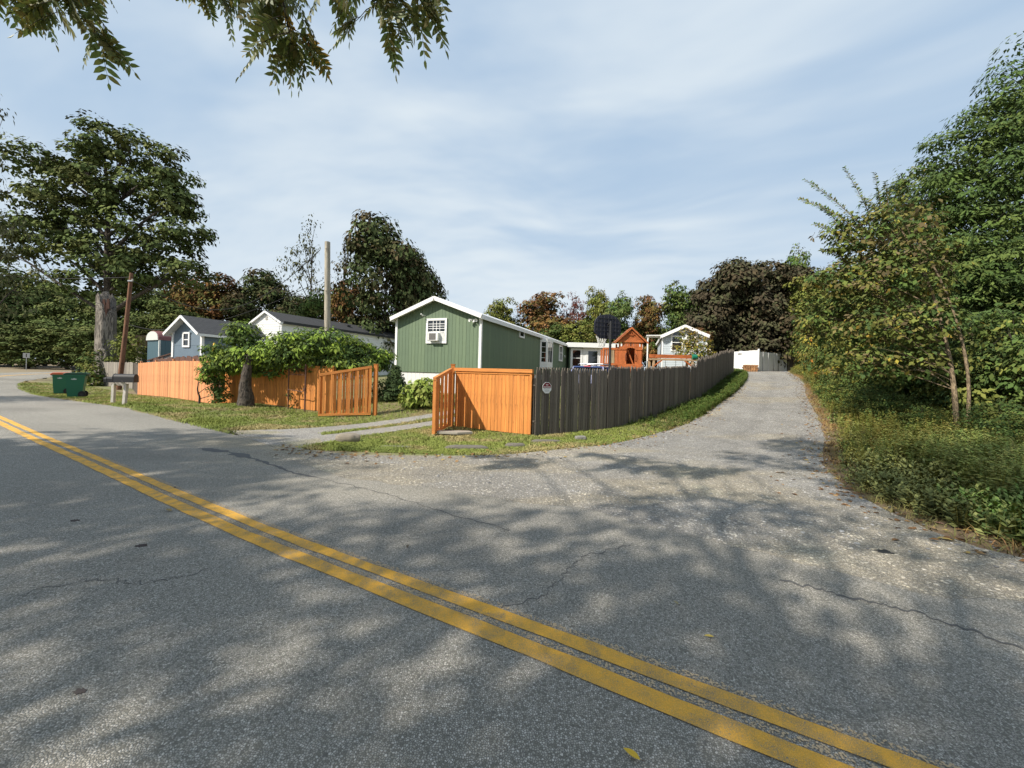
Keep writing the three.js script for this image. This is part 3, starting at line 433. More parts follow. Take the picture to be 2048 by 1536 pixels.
// white fence at the top of the lane
{
  const q = rng(18), a = survey(1468, 745, 37.2), b = survey(1517, 744, 35), c = survey(1572, 741, 40), mats = [M.white, M.white, M.whitePlain];
  const f = run('white_fence', 'sunlit white board fence at the head of the gravel lane', 'fence', [a.x - 0.6, 37.4], [b.x, 35]);
  boards(f, q, { pitch: 0.3, h: 1.9, mats, fill: 0.975, uneven: 0.05 }); railsAndPosts(f, { rails: [0.5, 1.5], rz: -0.075, pz: -0.13, ph: 1.8, mat: mats[0] });
  box(f.t, 'corner_post', f.len, f.gy(f.len) + 1.0, 0.03, 0.14, 2.1, 0.14, mats[0]); box(f.t, 'letter_slot', f.len * 0.42, f.gy(f.len * 0.4) + 1.66, 0.03, 0.34, 0.08, 0.03, M.black);
  const g = run('white_fence', 'shaded white fence return with buckled leaning sheets under the dark maple', 'fence', [b.x + 0.12, 35.1], [c.x, 40]);
  const sh = mats[0]; for (let k = 0, x = 0; x < g.len - 0.1; k++) { const w = 0.55 + 0.5 * q(); box(g.t, 'sheet', x + w / 2, g.gy(x) + 0.88, (k % 2 ? 0.05 : 0) + (q() - 0.5) * 0.03, w * 1.14, 1.78 + 0.1 * q(), 0.025, sh, (q() - 0.5) * 0.1, (q() - 0.5) * 0.06, (q() - 0.5) * 0.05); x += w; }
  const h = run('grey_fence', 'short dark grey board fence end past the white sheets by the bushes', 'fence', [c.x + 0.1, 40], [c.x + 1.7, 40.6]); boards(h, q, { pitch: 0.18, h: 1.7, mats: M.darkWood, fill: 0.92, uneven: 0.1 }); railsAndPosts(h, { rails: [0.5, 1.4], rz: -0.068, pz: -0.12, ph: 1.6, mat: M.darkWood[0] });
  const s = survey(1500, 744, 34.9), t = thing('firewood_stack', 'small orange brown stack of split logs against the white fence', 'firewood', onGround(s.x, 34.9), -0.4), lg = new THREE.CylinderGeometry(0.09, 0.1, 0.5, 7); lg.rotateX(Math.PI / 2); const lm = woodSet(0.42, 0.22, 0.1, 4, 0.6);
  for (let r = 0; r < 4; r++) for (let k = 0; k < 6; k++) { const m = part(t, 'log', lg, lm[Math.floor(q() * 4)]); m.position.set(-0.5 + k * 0.19 + (r % 2) * 0.06, 0.09 + r * 0.15, (q() - 0.5) * 0.05); m.rotation.z = q() * 6; m.rotation.y = (q() - 0.5) * 0.1; }
}

// ---------- buildings ----------
function place(name, label, A, dir, y) { // A = near right gable corner [x, D]; dir = angle of the long side, right of straight ahead
  const t = thing(name, label, 'building', P(A[0], y, A[1]), -dir); return t; // local: -x along the gable to the left, -z along the side away
}
function windowOn(parent, x, y, z, w, h, face, o = {}) { // face: turn about y; frame > pane, muntins as sub-parts
  const f = new THREE.Group(); f.name = 'window'; f.position.set(x, y, z); f.rotation.y = face; parent.add(f); const b = o.b ?? 0.09, fm = o.mat ?? M.whitePlain;
  box(f, 'pane', 0, 0, 0.012, w - b, h - b, 0.012, M.glass);
  for (const s of [-1, 1]) { box(f, 'frame', s * (w / 2 - b / 2), 0, 0.03, b, h, 0.06, fm); box(f, 'frame', 0, s * (h / 2 - b / 2), 0.031, w - 2 * b, b, 0.062, fm); }
  const bx = (nm, xx, yy, ww, hh) => box(f, nm, xx, yy, 0.024, ww, hh, 0.02, fm);
  if (o.sash) bx('meeting_rail', 0, o.sash === true ? 0 : o.sash, w - 2 * b, 0.06);
  for (const v of o.vert ?? []) bx('muntin', v, o.vy ?? 0, 0.025, o.vh ?? (h - 2 * b)); for (const v of o.hor ?? []) bx('muntin', o.hx ?? 0, v, o.hw ?? (w - 2 * b), 0.025);
  return f;
}
function gableRoof(parent, W, L, wallTop, rise, over, overG, thick, mat, trim, trimH = 0.2) { // ridge along -z from z = overG to -(L+overG); gable spans x in [-W, 0]
  const a = Math.atan2(rise, W / 2), half = W / 2 + over, sl = half / Math.cos(a), len = L + 2 * overG;
  for (const s of [-1, 1]) { const m = box(parent, 'roof_slope', -W / 2 + s * half / 2, wallTop + rise - (half / 2) * Math.tan(a) + thick / 2 + 0.02, -L / 2, sl + 0.02, thick, len, mat); m.rotation.z = -s * a; m.rotation.order = 'YXZ'; }
  for (const z of [overG + 0.012, -(L + overG) - 0.012]) for (const s of [-1, 1]) { const m = box(parent, 'rake_board', -W / 2 + s * (half / 2), wallTop + rise - (half / 2) * Math.tan(a) - trimH / 2 + thick + 0.02, z, sl + 0.015, trimH, 0.03, trim); m.rotation.z = -s * a; }
  for (const s of [-1, 1]) box(parent, 'eave_board', -W / 2 + s * (half + 0.015), wallTop + rise - half * Math.tan(a) - trimH / 2 + thick, -L / 2, 0.03, trimH, len - 0.03, trim);
  for (const s of [-1, 1]) { const m = box(parent, 'soffit', -W / 2 + s * half / 2, wallTop + rise - (half / 2) * Math.tan(a) - 0.035, -L / 2, sl - 0.06, 0.02, len - 0.04, trim); m.rotation.z = -s * a; }
}
function clad(parent, name, W, y0, y1, top, mats, pitch, place, q, vertical = true, thick = 0.03) { // boards over a wall of width W
  if (vertical) { const n = Math.round(W / pitch), p = W / n; for (let k = 0; k < n; k++) { const x = (k + 0.5) * p, yt = top ? top(x) : y1; place(box(parent, name, 0, 0, 0, p - 0.012, yt - y0, thick + 0.004 * hash2(k, 1, 2), mats[Math.floor(q() * mats.length)]), x, (y0 + yt) / 2); } }
  else { const n = Math.round((y1 - y0) / pitch), p = (y1 - y0) / n; for (let k = 0; k < n; k++) { const y = y0 + (k + 0.5) * p, w = top ? top(y) : W; const m = box(parent, name, 0, 0, 0, w, p + 0.012, thick, mats[Math.floor(q() * mats.length)]); place(m, W / 2, y); m.rotation.x = m.rotation.z = 0; m.userData.tilt = 1; } }
}
// green mobile home
{
  const ang = 20.85 * Math.PI / 180, W = 5.0, L = 19.4, y0 = 0.3, base = 1.5 - y0, wt = 4.36 - y0, rise = 0.93, q = rng(22);
  const t = place('green_mobile_home', 'long green mobile home with vertical groove siding, white trim and white skirting', [-1.576, 19], ang, y0);
  const top = x => wt + rise - Math.abs(x - W / 2) / (W / 2) * rise - 0.02;
  box(t, 'wall_core', -W / 2, (base + wt) / 2, -L / 2, W - 0.06, wt - base, L - 0.06, M.green[0]);
  { const g = extr([[-W, wt - 0.01], [0, wt - 0.01], [-W / 2, wt + rise - 0.02]], 0.1); g.translate(0, 0, -0.14); part(t, 'gable_core', g, M.green[0]); }
  clad(t, 'siding_board', W, base, wt, top, M.green, 0.2, (m, x, y) => m.position.set(-W + x, y, -0.012), q);
  clad(t, 'siding_board', L, base, wt, null, M.green, 0.2, (m, x, y) => { m.position.set(-0.012, y, -x); m.rotation.y = Math.PI / 2; }, q);
  box(t, 'belt_groove', -W / 2, wt + 0.43, 0.006, W * 0.5, 0.025, 0.012, M.green[2]);
  for (const x of [-W + 0.02, -0.02]) box(t, 'corner_trim', x, (base + wt) / 2 + 0.0, -0.02, 0.13, wt - base, 0.13, M.whitePlain);
  box(t, 'corner_trim', -0.02, (base + wt) / 2, -L + 0.05, 0.11, wt - base, 0.11, M.whitePlain);
  { const n = 20; for (let k = 0; k < n; k++) box(t, 'skirting_panel', -W + (k + 0.5) * W / n, base / 2 - 0.2, -0.06, W / n - 0.008, base + 0.4, 0.03, M.white); for (let k = 0; k < 40; k++) box(t, 'skirting_panel', -0.06, base / 2 - 0.2, -(k + 0.5) * L / 40, 0.03, base + 0.4, L / 40 - 0.008, M.white); }
  gableRoof(t, W, L, wt, rise, 0.16, 0.34, 0.05, std(0.62, 0.62, 0.62, 0.5), M.whitePlain, 0.2);
  const win = windowOn(t, -2.5, 3.63 - y0, 0.012, 1.22, 1.28, 0, { b: 0.11, sash: -0.06, vert: [-0.2, 0, 0.2].map(v => v * 1.0), vy: 0.25, vh: 0.5, hor: [0.36, 0.24, 0.12] });
  box(win, 'filler_panel', 0.22, -0.32, 0.03, 0.5, 0.4, 0.02, std(0.7, 0.7, 0.68, 0.5)); for (let k = 0; k < 9; k++) box(win, 'accordion_pleat', 0.1 + k * 0.042, -0.32, 0.044, 0.014, 0.38, 0.012, M.whitePlain);
  windowOn(t, 0.012, 4.08 - y0, -5.9, 0.95, 0.55, Math.PI / 2, { b: 0.1 }); windowOn(t, 0.012, 3.45 - y0, -16.3, 1.25, 1.5, Math.PI / 2, { b: 0.13, sash: true });
  { const b = new THREE.Group(); b.name = 'bay_window'; b.position.set(0, 3.05 - y0, -11.2); b.rotation.y = Math.PI / 2; t.add(b); // local x along wall, z out
    const prof = [[-1.15, 0], [-0.75, 0.45], [0.75, 0.45], [1.15, 0]]; const cap = extr(prof, 0.1); cap.rotateX(Math.PI / 2); const c1 = part(b, 'bay_roof', cap, M.whitePlain); c1.position.y = 1.12; const c2 = part(b, 'bay_sill', cap, M.whitePlain); c2.position.y = -1.0;
    for (const [x, z, w, a] of [[-0.95, 0.225, 0.6, -0.845], [0.95, 0.225, 0.6, 0.845], [0, 0.45, 1.5, 0]]) { const g = new THREE.Group(); g.name = 'bay_panel'; g.position.set(x, 0, z); g.rotation.y = a; b.add(g); const ap = mergeGeometries([bgeo(-w / 2 + 0.06, 0, 0, 0.12, 2.0, 0.06), bgeo(w / 2 - 0.06, 0, 0, 0.12, 2.0, 0.06), bgeo(0, 0.93, 0, w - 0.25, 0.14, 0.058), bgeo(0, -0.8, 0, w - 0.25, 0.4, 0.058), ...(a ? [0.5, 0.1, -0.3].map(y => bgeo(0, y, 0.01, w - 0.25, 0.03, 0.02)) : [bgeo(0, 0.1, 0.005, 0.05, 1.6, 0.03)])]); part(g, 'sash', ap, M.whitePlain); box(g, 'pane', 0, 0.14, -0.01, w - 0.22, 1.48, 0.012, M.glass); } }
  { const s = new THREE.SphereGeometry(0.07, 10, 8); s.scale(0.7, 1.5, 1); const m = part(t, 'porch_lamp', s, M.whitePlain); m.position.set(0.07, 3.2 - y0, -17.7); }
  // low annex across the far end
  const an = thing('annex', 'low green annex with white roof edge, window and glazed white door behind the blue car', 'building', P(survey(1138, 735, 36).x, H(5, 36), 36)), hy = y => y - H(5, 36);
  box(an, 'wall_core', 3.2, hy(4.1) / 2, -1.6, 6.4, hy(4.1), 3.0, M.green[0]); box(an, 'roof', 3.2, hy(4.36), -1.5, 6.9, 0.22, 3.7, M.whitePlain); box(an, 'fascia', 3.2, hy(4.3), 0.37, 6.95, 0.42, 0.04, M.whitePlain);
  windowOn(an, 0.68, hy(3.1), -0.08, 1.12, 1.85, 0, { b: 0.2, sash: true });
  box(an, 'door_surround', 2.15, hy(2.9), -0.07, 1.75, 2.6, 0.06, M.whitePlain); box(an, 'door', 2.12, hy(2.75), -0.03, 1.2, 2.3, 0.04, M.whitePlain); box(an, 'door_pane', 2.18, hy(2.9), 0.0, 0.85, 1.75, 0.03, M.glass); box(an, 'white_wall', 3.4, hy(2.9), -0.06, 0.7, 2.6, 0.05, M.whitePlain);
}
{ // window air conditioner, camera and flood light on the green gable
  const ang = 20.85 * Math.PI / 180, at = (x, y, z) => { const c = Math.cos(-ang), s = Math.sin(-ang); return v3(-1.576 + x * c + z * s, y, -19 - x * s + z * c); };
  const a = thing('air_conditioner', 'white window air conditioner jutting from the green gable window', 'air conditioner', at(-2.56, 3.32, 0.0), -ang), dk = std(0.22, 0.21, 0.2, 0.7);
  box(a, 'case', 0, 0, 0.13, 0.56, 0.4, 0.28, M.whitePlain); for (let k = 0; k < 10; k++) box(a, 'grille_slat', -0.03, -0.15 + k * 0.033, 0.275, 0.38, 0.02, 0.02, dk); box(a, 'grille_back', -0.03, 0, 0.271, 0.4, 0.34, 0.004, M.black);
  const c = thing('security_camera', 'small white security camera above the window of the green gable', 'camera', at(-3.2, 4.42, 0.02), -ang); bar(c, 'bracket', v3(0, 0, 0), v3(-0.05, 0.03, 0.16), 0.03, 0.03, M.whitePlain); const g = new THREE.CapsuleGeometry(0.04, 0.14, 4, 10); g.rotateX(Math.PI / 2 - 0.4); const cm = part(c, 'camera_body', g, M.whitePlain); cm.position.set(-0.06, 0.02, 0.22); const ln = new THREE.SphereGeometry(0.026, 8, 6); const l2 = part(c, 'lens', ln, M.glass); l2.position.set(-0.06, -0.03, 0.32);
  const f = thing('flood_light', 'twin white flood light high at the right corner of the green gable', 'light', at(-0.36, 4.12, 0.02), -ang); box(f, 'mount', 0, 0, 0.03, 0.12, 0.12, 0.06, M.whitePlain); for (const s of [-1, 1]) { const lc = new THREE.LatheGeometry([[0, 0], [0.03, 0.01], [0.045, 0.08], [0.075, 0.17], [0.07, 0.175], [0, 0.14]].map(p => new THREE.Vector2(p[0], p[1])), 12); const m = part(f, 'lamp_head', lc, M.whitePlain); m.position.set(s * 0.09, 0.02, 0.08); m.rotation.set(1.9, 0, -s * 0.6); } const sn = new THREE.SphereGeometry(0.05, 10, 8); const sm2 = part(f, 'sensor', sn, M.whitePlain); sm2.position.set(0.0, -0.09, 0.09);
}
// long white mobile home with dark roof
{
  const ang = 23 * Math.PI / 180, d1 = 30, ap = survey(534, 623.5, d1), W = 3.4, L = 17, y0 = 0.7, wt = 4.95 - y0, rise = 0.85, q = rng(31), cx = Math.cos(ang), sx = Math.sin(ang);
  const t = place('white_mobile_home', 'long white clapboard mobile home with dark shingle roof behind the vine', [ap.x + cx * W / 2, d1 - sx * W / 2], ang, y0);
  box(t, 'wall_core', -W / 2, wt / 2 - 0.1, -L / 2, W - 0.06, wt + 0.2, L - 0.06, M.white);
  { const g = extr([[-W, wt - 0.01], [0, wt - 0.01], [-W / 2, wt + rise - 0.03]], 0.1); g.translate(0, 0, -0.13); part(t, 'gable_core', g, M.white); }
  for (let k = 0; k < 22; k++) { const y = 0.9 + (k + 0.5) * 0.19, hw = y < wt ? W : W * (1 - (y - wt) / rise); if (hw > 0.2) { const m = box(t, 'clapboard', -W / 2, y, 0.0, hw, 0.2, 0.02, M.white); m.rotation.x = -0.09; } if (y < wt - 0.1) { const m = box(t, 'clapboard', 0.0, y, -L / 2, L, 0.2, 0.02, M.white); m.rotation.set(-0.09, Math.PI / 2, 0); m.rotation.order = 'YXZ'; } }
  gableRoof(t, W, L, wt, rise, 0.12, 0.18, 0.06, M.shingleBlack, M.whitePlain, 0.15); box(t, 'dark_gutter', 0.2, wt - 0.02, -L / 2, 0.09, 0.2, L, M.black); box(t, 'gable_vent', -W / 2, wt + 0.36, 0.02, 0.22, 0.3, 0.03, M.concrete);
  const vp = new THREE.CylinderGeometry(0.05, 0.05, 0.75, 10), v = part(t, 'vent_pipe', vp, M.whitePlain); v.position.set(-W / 2 + 0.4, wt + rise + 0.2, -11.2); box(t, 'roof_vent', -W / 2 + 0.6, wt + rise - 0.2, -7.4, 0.4, 0.14, 0.4, M.black);
}
// blue shed with white trim
{
  const ang = 16 * Math.PI / 180, D = 24, c = survey(404, 690, D), W = 2.5, L = 4.2, y0 = H(c.x, D), wt = survey(400, 664, D).y - y0, rise = 0.95, bl = [0, 1, 2].map(k => std(0.15 + 0.01 * k, 0.205 + 0.01 * k, 0.26 + 0.01 * k, 0.7, { map: own(worn, 1, 0.3, k * 0.2, 0) })), q = rng(33);
  const t = place('blue_shed', 'blue panelled shed with white trim, steep grey roof and narrow window', [c.x, D], ang, y0);
  box(t, 'wall_core', -W / 2, wt / 2, -L / 2, W - 0.05, wt, L - 0.05, bl[0]); { const g = extr([[-W, wt - 0.01], [0, wt - 0.01], [-W / 2, wt + rise - 0.03]], 0.1); g.translate(0, 0, -0.12); part(t, 'gable_core', g, bl[1]); }
  for (let k = 0; k < 5; k++) { box(t, 'wall_panel', -W / 2, 0.38 + k * 0.72, -0.005, W - 0.02, 0.71, 0.02, bl[k % 3]); } for (let k = 0; k < 10; k++) box(t, 'wall_panel', -0.005, 0.2 + k * 0.36, -L / 2, 0.02, 0.35, L - 0.02, bl[k % 3]);
  for (const x of [-W + 0.02, -0.02]) box(t, 'corner_trim', x, wt / 2, -0.02, 0.15, wt, 0.15, M.whitePlain);
  gableRoof(t, W, L, wt, rise, 0.22, 0.42, 0.05, M.shingle, M.whitePlain, 0.15); windowOn(t, -W / 2 - 0.05, survey(387, 679, D).y - y0, 0.01, 0.62, 0.95, 0, { b: 0.11, sash: true });
}
// teal shed with arched ends and red roof, low grey shed, tan house, all over the fence
{
  const D = 29, ang = 0.5, c = survey(319.6, 690, D), W = 2.1, L = 3.4, y0 = H(c.x, D), wt = survey(319, 680, D).y - y0, tl = std(0.065, 0.125, 0.155, 0.6, { map: own(worn, 1, 1) }), red = std(0.2, 0.075, 0.075, 0.6, { map: own(worn, 1, 1) }), q = rng(2);
  const t = place('teal_shed', 'dark teal metal shed with curved red roof and pale end trim', [c.x, D], ang, y0);
  for (let k = 0; k < 7; k++) box(t, 'end_panel', -W + (k + 0.5) * W / 7, wt / 2, 0, W / 7 - 0.01, wt, 0.04, tl); for (let k = 0; k < 11; k++) box(t, 'side_panel', 0, wt / 2, -(k + 0.5) * L / 11, 0.04, wt, L / 11 - 0.01, tl); box(t, 'wall_core', -W / 2, wt / 2, -L / 2, W - 0.1, wt, L - 0.1, tl);
  const arc = []; for (let k = 0; k <= 12; k++) { const a = Math.PI * k / 12; arc.push([-W / 2 + Math.cos(a) * (W / 2 + 0.05), wt + Math.pow(Math.sin(a), 0.8) * 0.72]); }
  const ra = part(t, 'arched_roof', extr(arc, L + 0.1), red); ra.position.z = -L - 0.02; const end = part(t, 'arched_end', extr(arc.map(p => [-W / 2 + (p[0] + W / 2) * 0.94, wt + (p[1] - wt) * 0.93]), 0.04), std(0.55, 0.58, 0.55, 0.7)); end.position.z = 0.085; for (let k = 0; k < 8; k++) { const r = part(t, 'roof_seam', new THREE.TorusGeometry(W / 2 + 0.05, 0.015, 4, 14, Math.PI / 2), red); r.scale.y = 0.69; r.position.set(-W / 2, wt, -0.2 - k * 0.42); }
  box(t, 'corner_trim', 0.01, wt / 2, 0.02, 0.1, wt, 0.1, std(0.6, 0.62, 0.6, 0.7));
  const D2 = 26.2, a = survey(300, 718, D2), b = survey(368, 718, D2), pk2 = survey(346, 706, D2), g0 = H(a.x, D2), lo = thing('low_shed', 'low grey shed gable with rusty eaves just above the cedar fence', 'building', P(a.x, g0, D2)), w2 = b.x - a.x, e = pk2.y - g0;
  const gp = extr([[0, 0], [w2, 0], [w2, e - 0.5], [w2 * 0.68, e - 0.06], [0, e - 0.52]], 1.6); gp.translate(0, 0, -1.6); part(lo, 'wall', gp, std(0.24, 0.21, 0.2, 0.8, { map: own(worn, 1, 1) })); bar(lo, 'eave_board', v3(-0.15, e - 0.56, 0.02), v3(w2 * 0.68, e, 0.02), 0.07, 0.1, M.rustWood[1]); bar(lo, 'eave_board', v3(w2 * 0.68, e, 0.02), v3(w2 + 0.1, e - 0.5, 0.02), 0.07, 0.1, M.rustWood[0]); box(lo, 'vent', w2 * 0.67, e - 0.3, 0.02, 0.3, 0.22, 0.03, std(0.16, 0.18, 0.17, 0.8));
  const D3 = 38, h = survey(302, 700, D3), hy0 = H(h.x, D3), ht = thing('tan_house', 'small cream house with brown roof half hidden beyond the leaning pole', 'building', P(h.x, hy0, D3)), wy = survey(285, 690, D3).y - hy0, cream = std(0.5, 0.44, 0.34, 0.8, { map: own(worn, 1, 1) });
  box(ht, 'wall', -0.7, wy / 2, -1.6, 1.7, wy, 3, cream); const rf = extr([[-1.75, wy - 0.06], [0.35, wy - 0.06], [0.1, wy + 0.95], [-1.3, wy + 0.95]], 3.4); rf.translate(0, 0, -3.2); part(ht, 'roof', rf, std(0.2, 0.135, 0.085, 0.9, { map: own(shingleMap, 2, 2) })); box(ht, 'porch_opening', -0.45, wy - 1.1, -0.09, 0.9, 1.9, 0.05, M.glass); box(ht, 'porch_post', -1.3, wy / 2, 0.04, 0.14, wy - 0.1, 0.14, cream);
}
// pale blue mobile home with arched window
{
  const D = 36, ang = 0.6, r = survey(1413, 700, D), l = survey(1324, 700, D + 1.4), y0 = H(r.x, D), W = Math.hypot(r.x - l.x, 1.4) , L = 9, wt = survey(1413, 671, D).y - y0, rise = 0.9, sd = std(0.5, 0.56, 0.6, 0.6, { map: own(worn, 1, 1) }), q = rng(41);
  const t = place('pale_blue_mobile_home', 'pale blue clapboard mobile home with white roof edge and arched windows on the rise', [r.x, D], 0.31, y0);
  box(t, 'wall_core', -W / 2, wt / 2, -L / 2, W - 0.05, wt, L - 0.05, sd); { const g = extr([[-W, wt - 0.01], [0, wt - 0.01], [-W / 2, wt + rise - 0.03]], 0.1); g.translate(0, 0, -0.12); part(t, 'gable_core', g, sd); }
  for (let k = 0; k < 26; k++) { const y = (k + 0.5) * 0.17, hw = y < wt ? W : W * (1 - (y - wt) / rise); if (hw > 0.3) { const m = box(t, 'clapboard', -W / 2, y, 0, hw - 0.02, 0.18, 0.02, sd); m.rotation.x = -0.09; } if (y < wt - 0.05) { const m = box(t, 'clapboard', 0, y, -L / 2, L, 0.18, 0.02, sd); m.rotation.order = 'YXZ'; m.rotation.set(-0.09, Math.PI / 2, 0); } }
  for (const x of [-W + 0.01, -0.01]) box(t, 'corner_trim', x, wt / 2, -0.01, 0.12, wt, 0.12, M.whitePlain);
  gableRoof(t, W, L, wt, rise, 0.14, 0.5, 0.06, std(0.55, 0.55, 0.55, 0.6), M.whitePlain, 0.28);
  for (const x of [-W / 2 - 0.62, -W / 2 + 0.62]) { const f = windowOn(t, x, wt - 0.75, 0.012, 1.08, 1.5, 0, { b: 0.12, sash: 0.1 }); const ha = new THREE.RingGeometry(0.42, 0.56, 16, 1, 0, Math.PI), hm = part(f, 'arch_frame', new THREE.TorusGeometry(0.48, 0.06, 6, 16, Math.PI), M.whitePlain); hm.position.set(0, 0.72, 0.03); const hp = part(f, 'arch_pane', new THREE.CircleGeometry(0.46, 16, 0, Math.PI), M.glass); hp.position.set(0, 0.74, 0.014); }
  box(t, 'curtain', -W / 2 - 0.62, wt - 1.08, 0.02, 0.8, 0.62, 0.02, std(0.5, 0.22, 0.06, 0.8));
  box(t, 'side_awning', -W - 0.75, wt + 0.05, -1.2, 1.4, 0.06, 2.2, M.whitePlain); box(t, 'awning_post', -W - 1.3, wt / 2, -0.3, 0.08, wt, 0.08, M.whitePlain); box(t, 'awning_post', -W - 1.3, wt / 2, -2.1, 0.08, wt, 0.08, M.whitePlain);
}

// ---------- basketball hoop ----------
{
  const D = 14.6, s = survey(1219, 740, D), y0 = H(s.x, D), t = thing('basketball_hoop', 'black basketball hoop seen from behind, rounded ribbed backboard and white net', 'basketball hoop', P(s.x, y0, D), 0.38), cy = survey(1218, 653, D).y - y0;
  const pl = new THREE.CylinderGeometry(0.045, 0.05, cy + 0.5, 12); part(t, 'pole', pl, M.black).position.y = (cy + 0.5) / 2 - 0.3;
  const out = []; for (let k = 0; k <= 24; k++) { const a = Math.PI * k / 24; out.push([Math.cos(a) * 0.6, 0.05 + Math.pow(Math.sin(a), 0.85) * 0.42]); } out.push([-0.6, -0.22], [-0.36, -0.45], [0.36, -0.45], [0.6, -0.22]);
  const bd = part(t, 'backboard', extr(out, 0.025, 0.006), std(0.02, 0.02, 0.035, 0.4)); bd.position.set(0, cy, -0.2);
  for (let k = -3; k <= 3; k++) { const x = k * 0.165, h = 0.05 + Math.pow(Math.max(0, 1 - (x / 0.6) ** 2), 0.43) * 0.41; const lo = Math.abs(x) > 0.36 ? -0.25 : -0.44; box(t, 'back_rib', x, cy + (h + lo) / 2, -0.16, 0.016, h - lo - 0.02, 0.03, M.rib); }
  for (let k = -2; k <= 2; k++) { const y = k * 0.16, hw = y > 0.05 ? 0.59 * Math.sqrt(Math.max(0.05, 1 - ((y - 0.05) / 0.42) ** 2)) : y < -0.22 ? 0.48 : 0.58; box(t, 'back_rib', 0, cy + y, -0.157, hw * 2 - 0.02, 0.016, 0.026, M.rib); }
  bar(t, 'bracket', v3(0, cy + 0.15, -0.02), v3(0, cy + 0.05, -0.19), 0.06, 0.05, M.black); bar(t, 'bracket', v3(0, cy - 0.5, -0.02), v3(0, cy - 0.2, -0.19), 0.06, 0.05, M.black);
  const rim = new THREE.TorusGeometry(0.23, 0.011, 6, 24); rim.rotateX(Math.PI / 2); part(t, 'rim', rim, std(0.35, 0.1, 0.04, 0.5)).position.set(0, cy - 0.28, -0.2 - 0.36); bar(t, 'rim_arm', v3(0, cy - 0.28, -0.19), v3(0, cy - 0.28, -0.34), 0.05, 0.03, M.black);
  const net = []; for (let k = 0; k < 12; k++) for (const d of [-1, 1]) { const pts = []; for (let m = 0; m <= 5; m++) { const v = m / 5, r = lerp(0.225, 0.11, Math.pow(v, 0.7)), a = (k + d * v * 1.5) / 12 * Math.PI * 2; pts.push(v3(Math.cos(a) * r, -v * 0.45, Math.sin(a) * r)); } net.push(new THREE.TubeGeometry(new THREE.CatmullRomCurve3(pts), 8, 0.008, 4)); }
  part(t, 'net', mergeGeometries(net), M.whitePlain).position.set(0, cy - 0.29, -0.56);
  box(t, 'base_weight', 0, 0.0, 0.05, 0.5, 0.3, 0.7, M.black);
}
// ---------- blue car behind the fence ----------
{
  const D = 17.2, s = survey(1172, 735, D), y0 = H(s.x, D + 2), t = thing('blue_car', 'dark blue estate car with silver roof rails parked behind the stockade fence', 'car', P(s.x, y0, D), -0.5);
  const paint = new THREE.MeshPhysicalMaterial({ color: col(0.02, 0.035, 0.13), roughness: 0.28, metalness: 0.2, clearcoat: 1, clearcoatRoughness: 0.05 }), k = survey(1180, 731, D).y - y0 - 1.68;
  const body = extr([[0.05, 0.35], [0, 0.7], [0.1, 1.0], [2.9, 1.02], [4.35, 0.86], [4.55, 0.6], [4.5, 0.32], [0.3, 0.25]], 1.62, 0.08); body.rotateY(Math.PI / 2); body.translate(-0.81, 0, 0); part(t, 'body', body, paint);
  const cab = (yB, yT, wB, wT, z0B, z1B, z0T, z1T) => { const g = new THREE.BoxGeometry(1, 1, 1, 6, 3, 8), p = g.attributes.position; for (let i = 0; i < p.count; i++) { const u = p.getX(i) + 0.5, v = p.getY(i) + 0.5, w = p.getZ(i) + 0.5, x = (u - 0.5) * lerp(wB, wT, v), crown = v > 0.99 ? 0.05 * (1 - (2 * u - 1) ** 2) * Math.sin(Math.PI * clamp(w, 0.02, 0.98)) : 0; p.setXYZ(i, x, lerp(yB, yT, v) + crown, -lerp(lerp(z0B, z0T, v), lerp(z1B, z1T, v), 1 - w)); } g.computeVertexNormals(); return g; };
  part(t, 'cabin', cab(1.0, 1.62 + k, 1.66, 1.3, 0.02, 3.3, 0.3, 2.5), M.glass); part(t, 'roof', cab(1.6 + k, 1.66 + k, 1.34, 1.24, 0.2, 2.6, 0.3, 2.5), paint);
  for (const sx of [-1, 1]) { for (const [zb, zt] of [[0.08, 0.32], [1.1, 1.15], [2.1, 1.95], [3.2, 2.46]]) bar(t, 'pillar', v3(sx * 0.83, 1.0, -zb), v3(sx * 0.65, 1.62 + k, -zt), 0.09, 0.07, paint); rod(t, 'roof_rail', [v3(sx * 0.55, 1.72 + k, -0.5), v3(sx * 0.56, 1.76 + k, -0.7), v3(sx * 0.56, 1.76 + k, -2.0), v3(sx * 0.55, 1.7 + k, -2.3)], 0.018, M.metal, 20); box(t, 'tail_light', sx * 0.78, 0.85, 0.07, 0.16, 0.3, 0.08, std(0.3, 0.01, 0.01, 0.2)); for (const z of [-0.85, -3.6]) { const wg = new THREE.TorusGeometry(0.24, 0.1, 10, 24); wg.rotateY(Math.PI / 2); const wh = new THREE.Group(); wh.name = 'wheel'; wh.position.set(sx * 0.8, 0.33, z); t.add(wh); part(wh, 'tyre', wg, M.rubber); const rg = new THREE.CylinderGeometry(0.2, 0.2, 0.12, 16); rg.rotateZ(Math.PI / 2); part(wh, 'rim', rg, M.metal); } }
  for (const z of [-0.8, -1.8]) rod(t, 'cross_rail', [v3(-0.56, 1.77 + k, z), v3(0, 1.78 + k, z), v3(0.56, 1.77 + k, z)], 0.02, M.metal); box(t, 'brake_light', 0, 1.655 + k, -0.17, 0.3, 0.045, 0.05, std(0.5, 0.06, 0.06, 0.3)); box(t, 'rear_bumper', 0, 0.5, 0.09, 1.6, 0.2, 0.12, M.black);
}
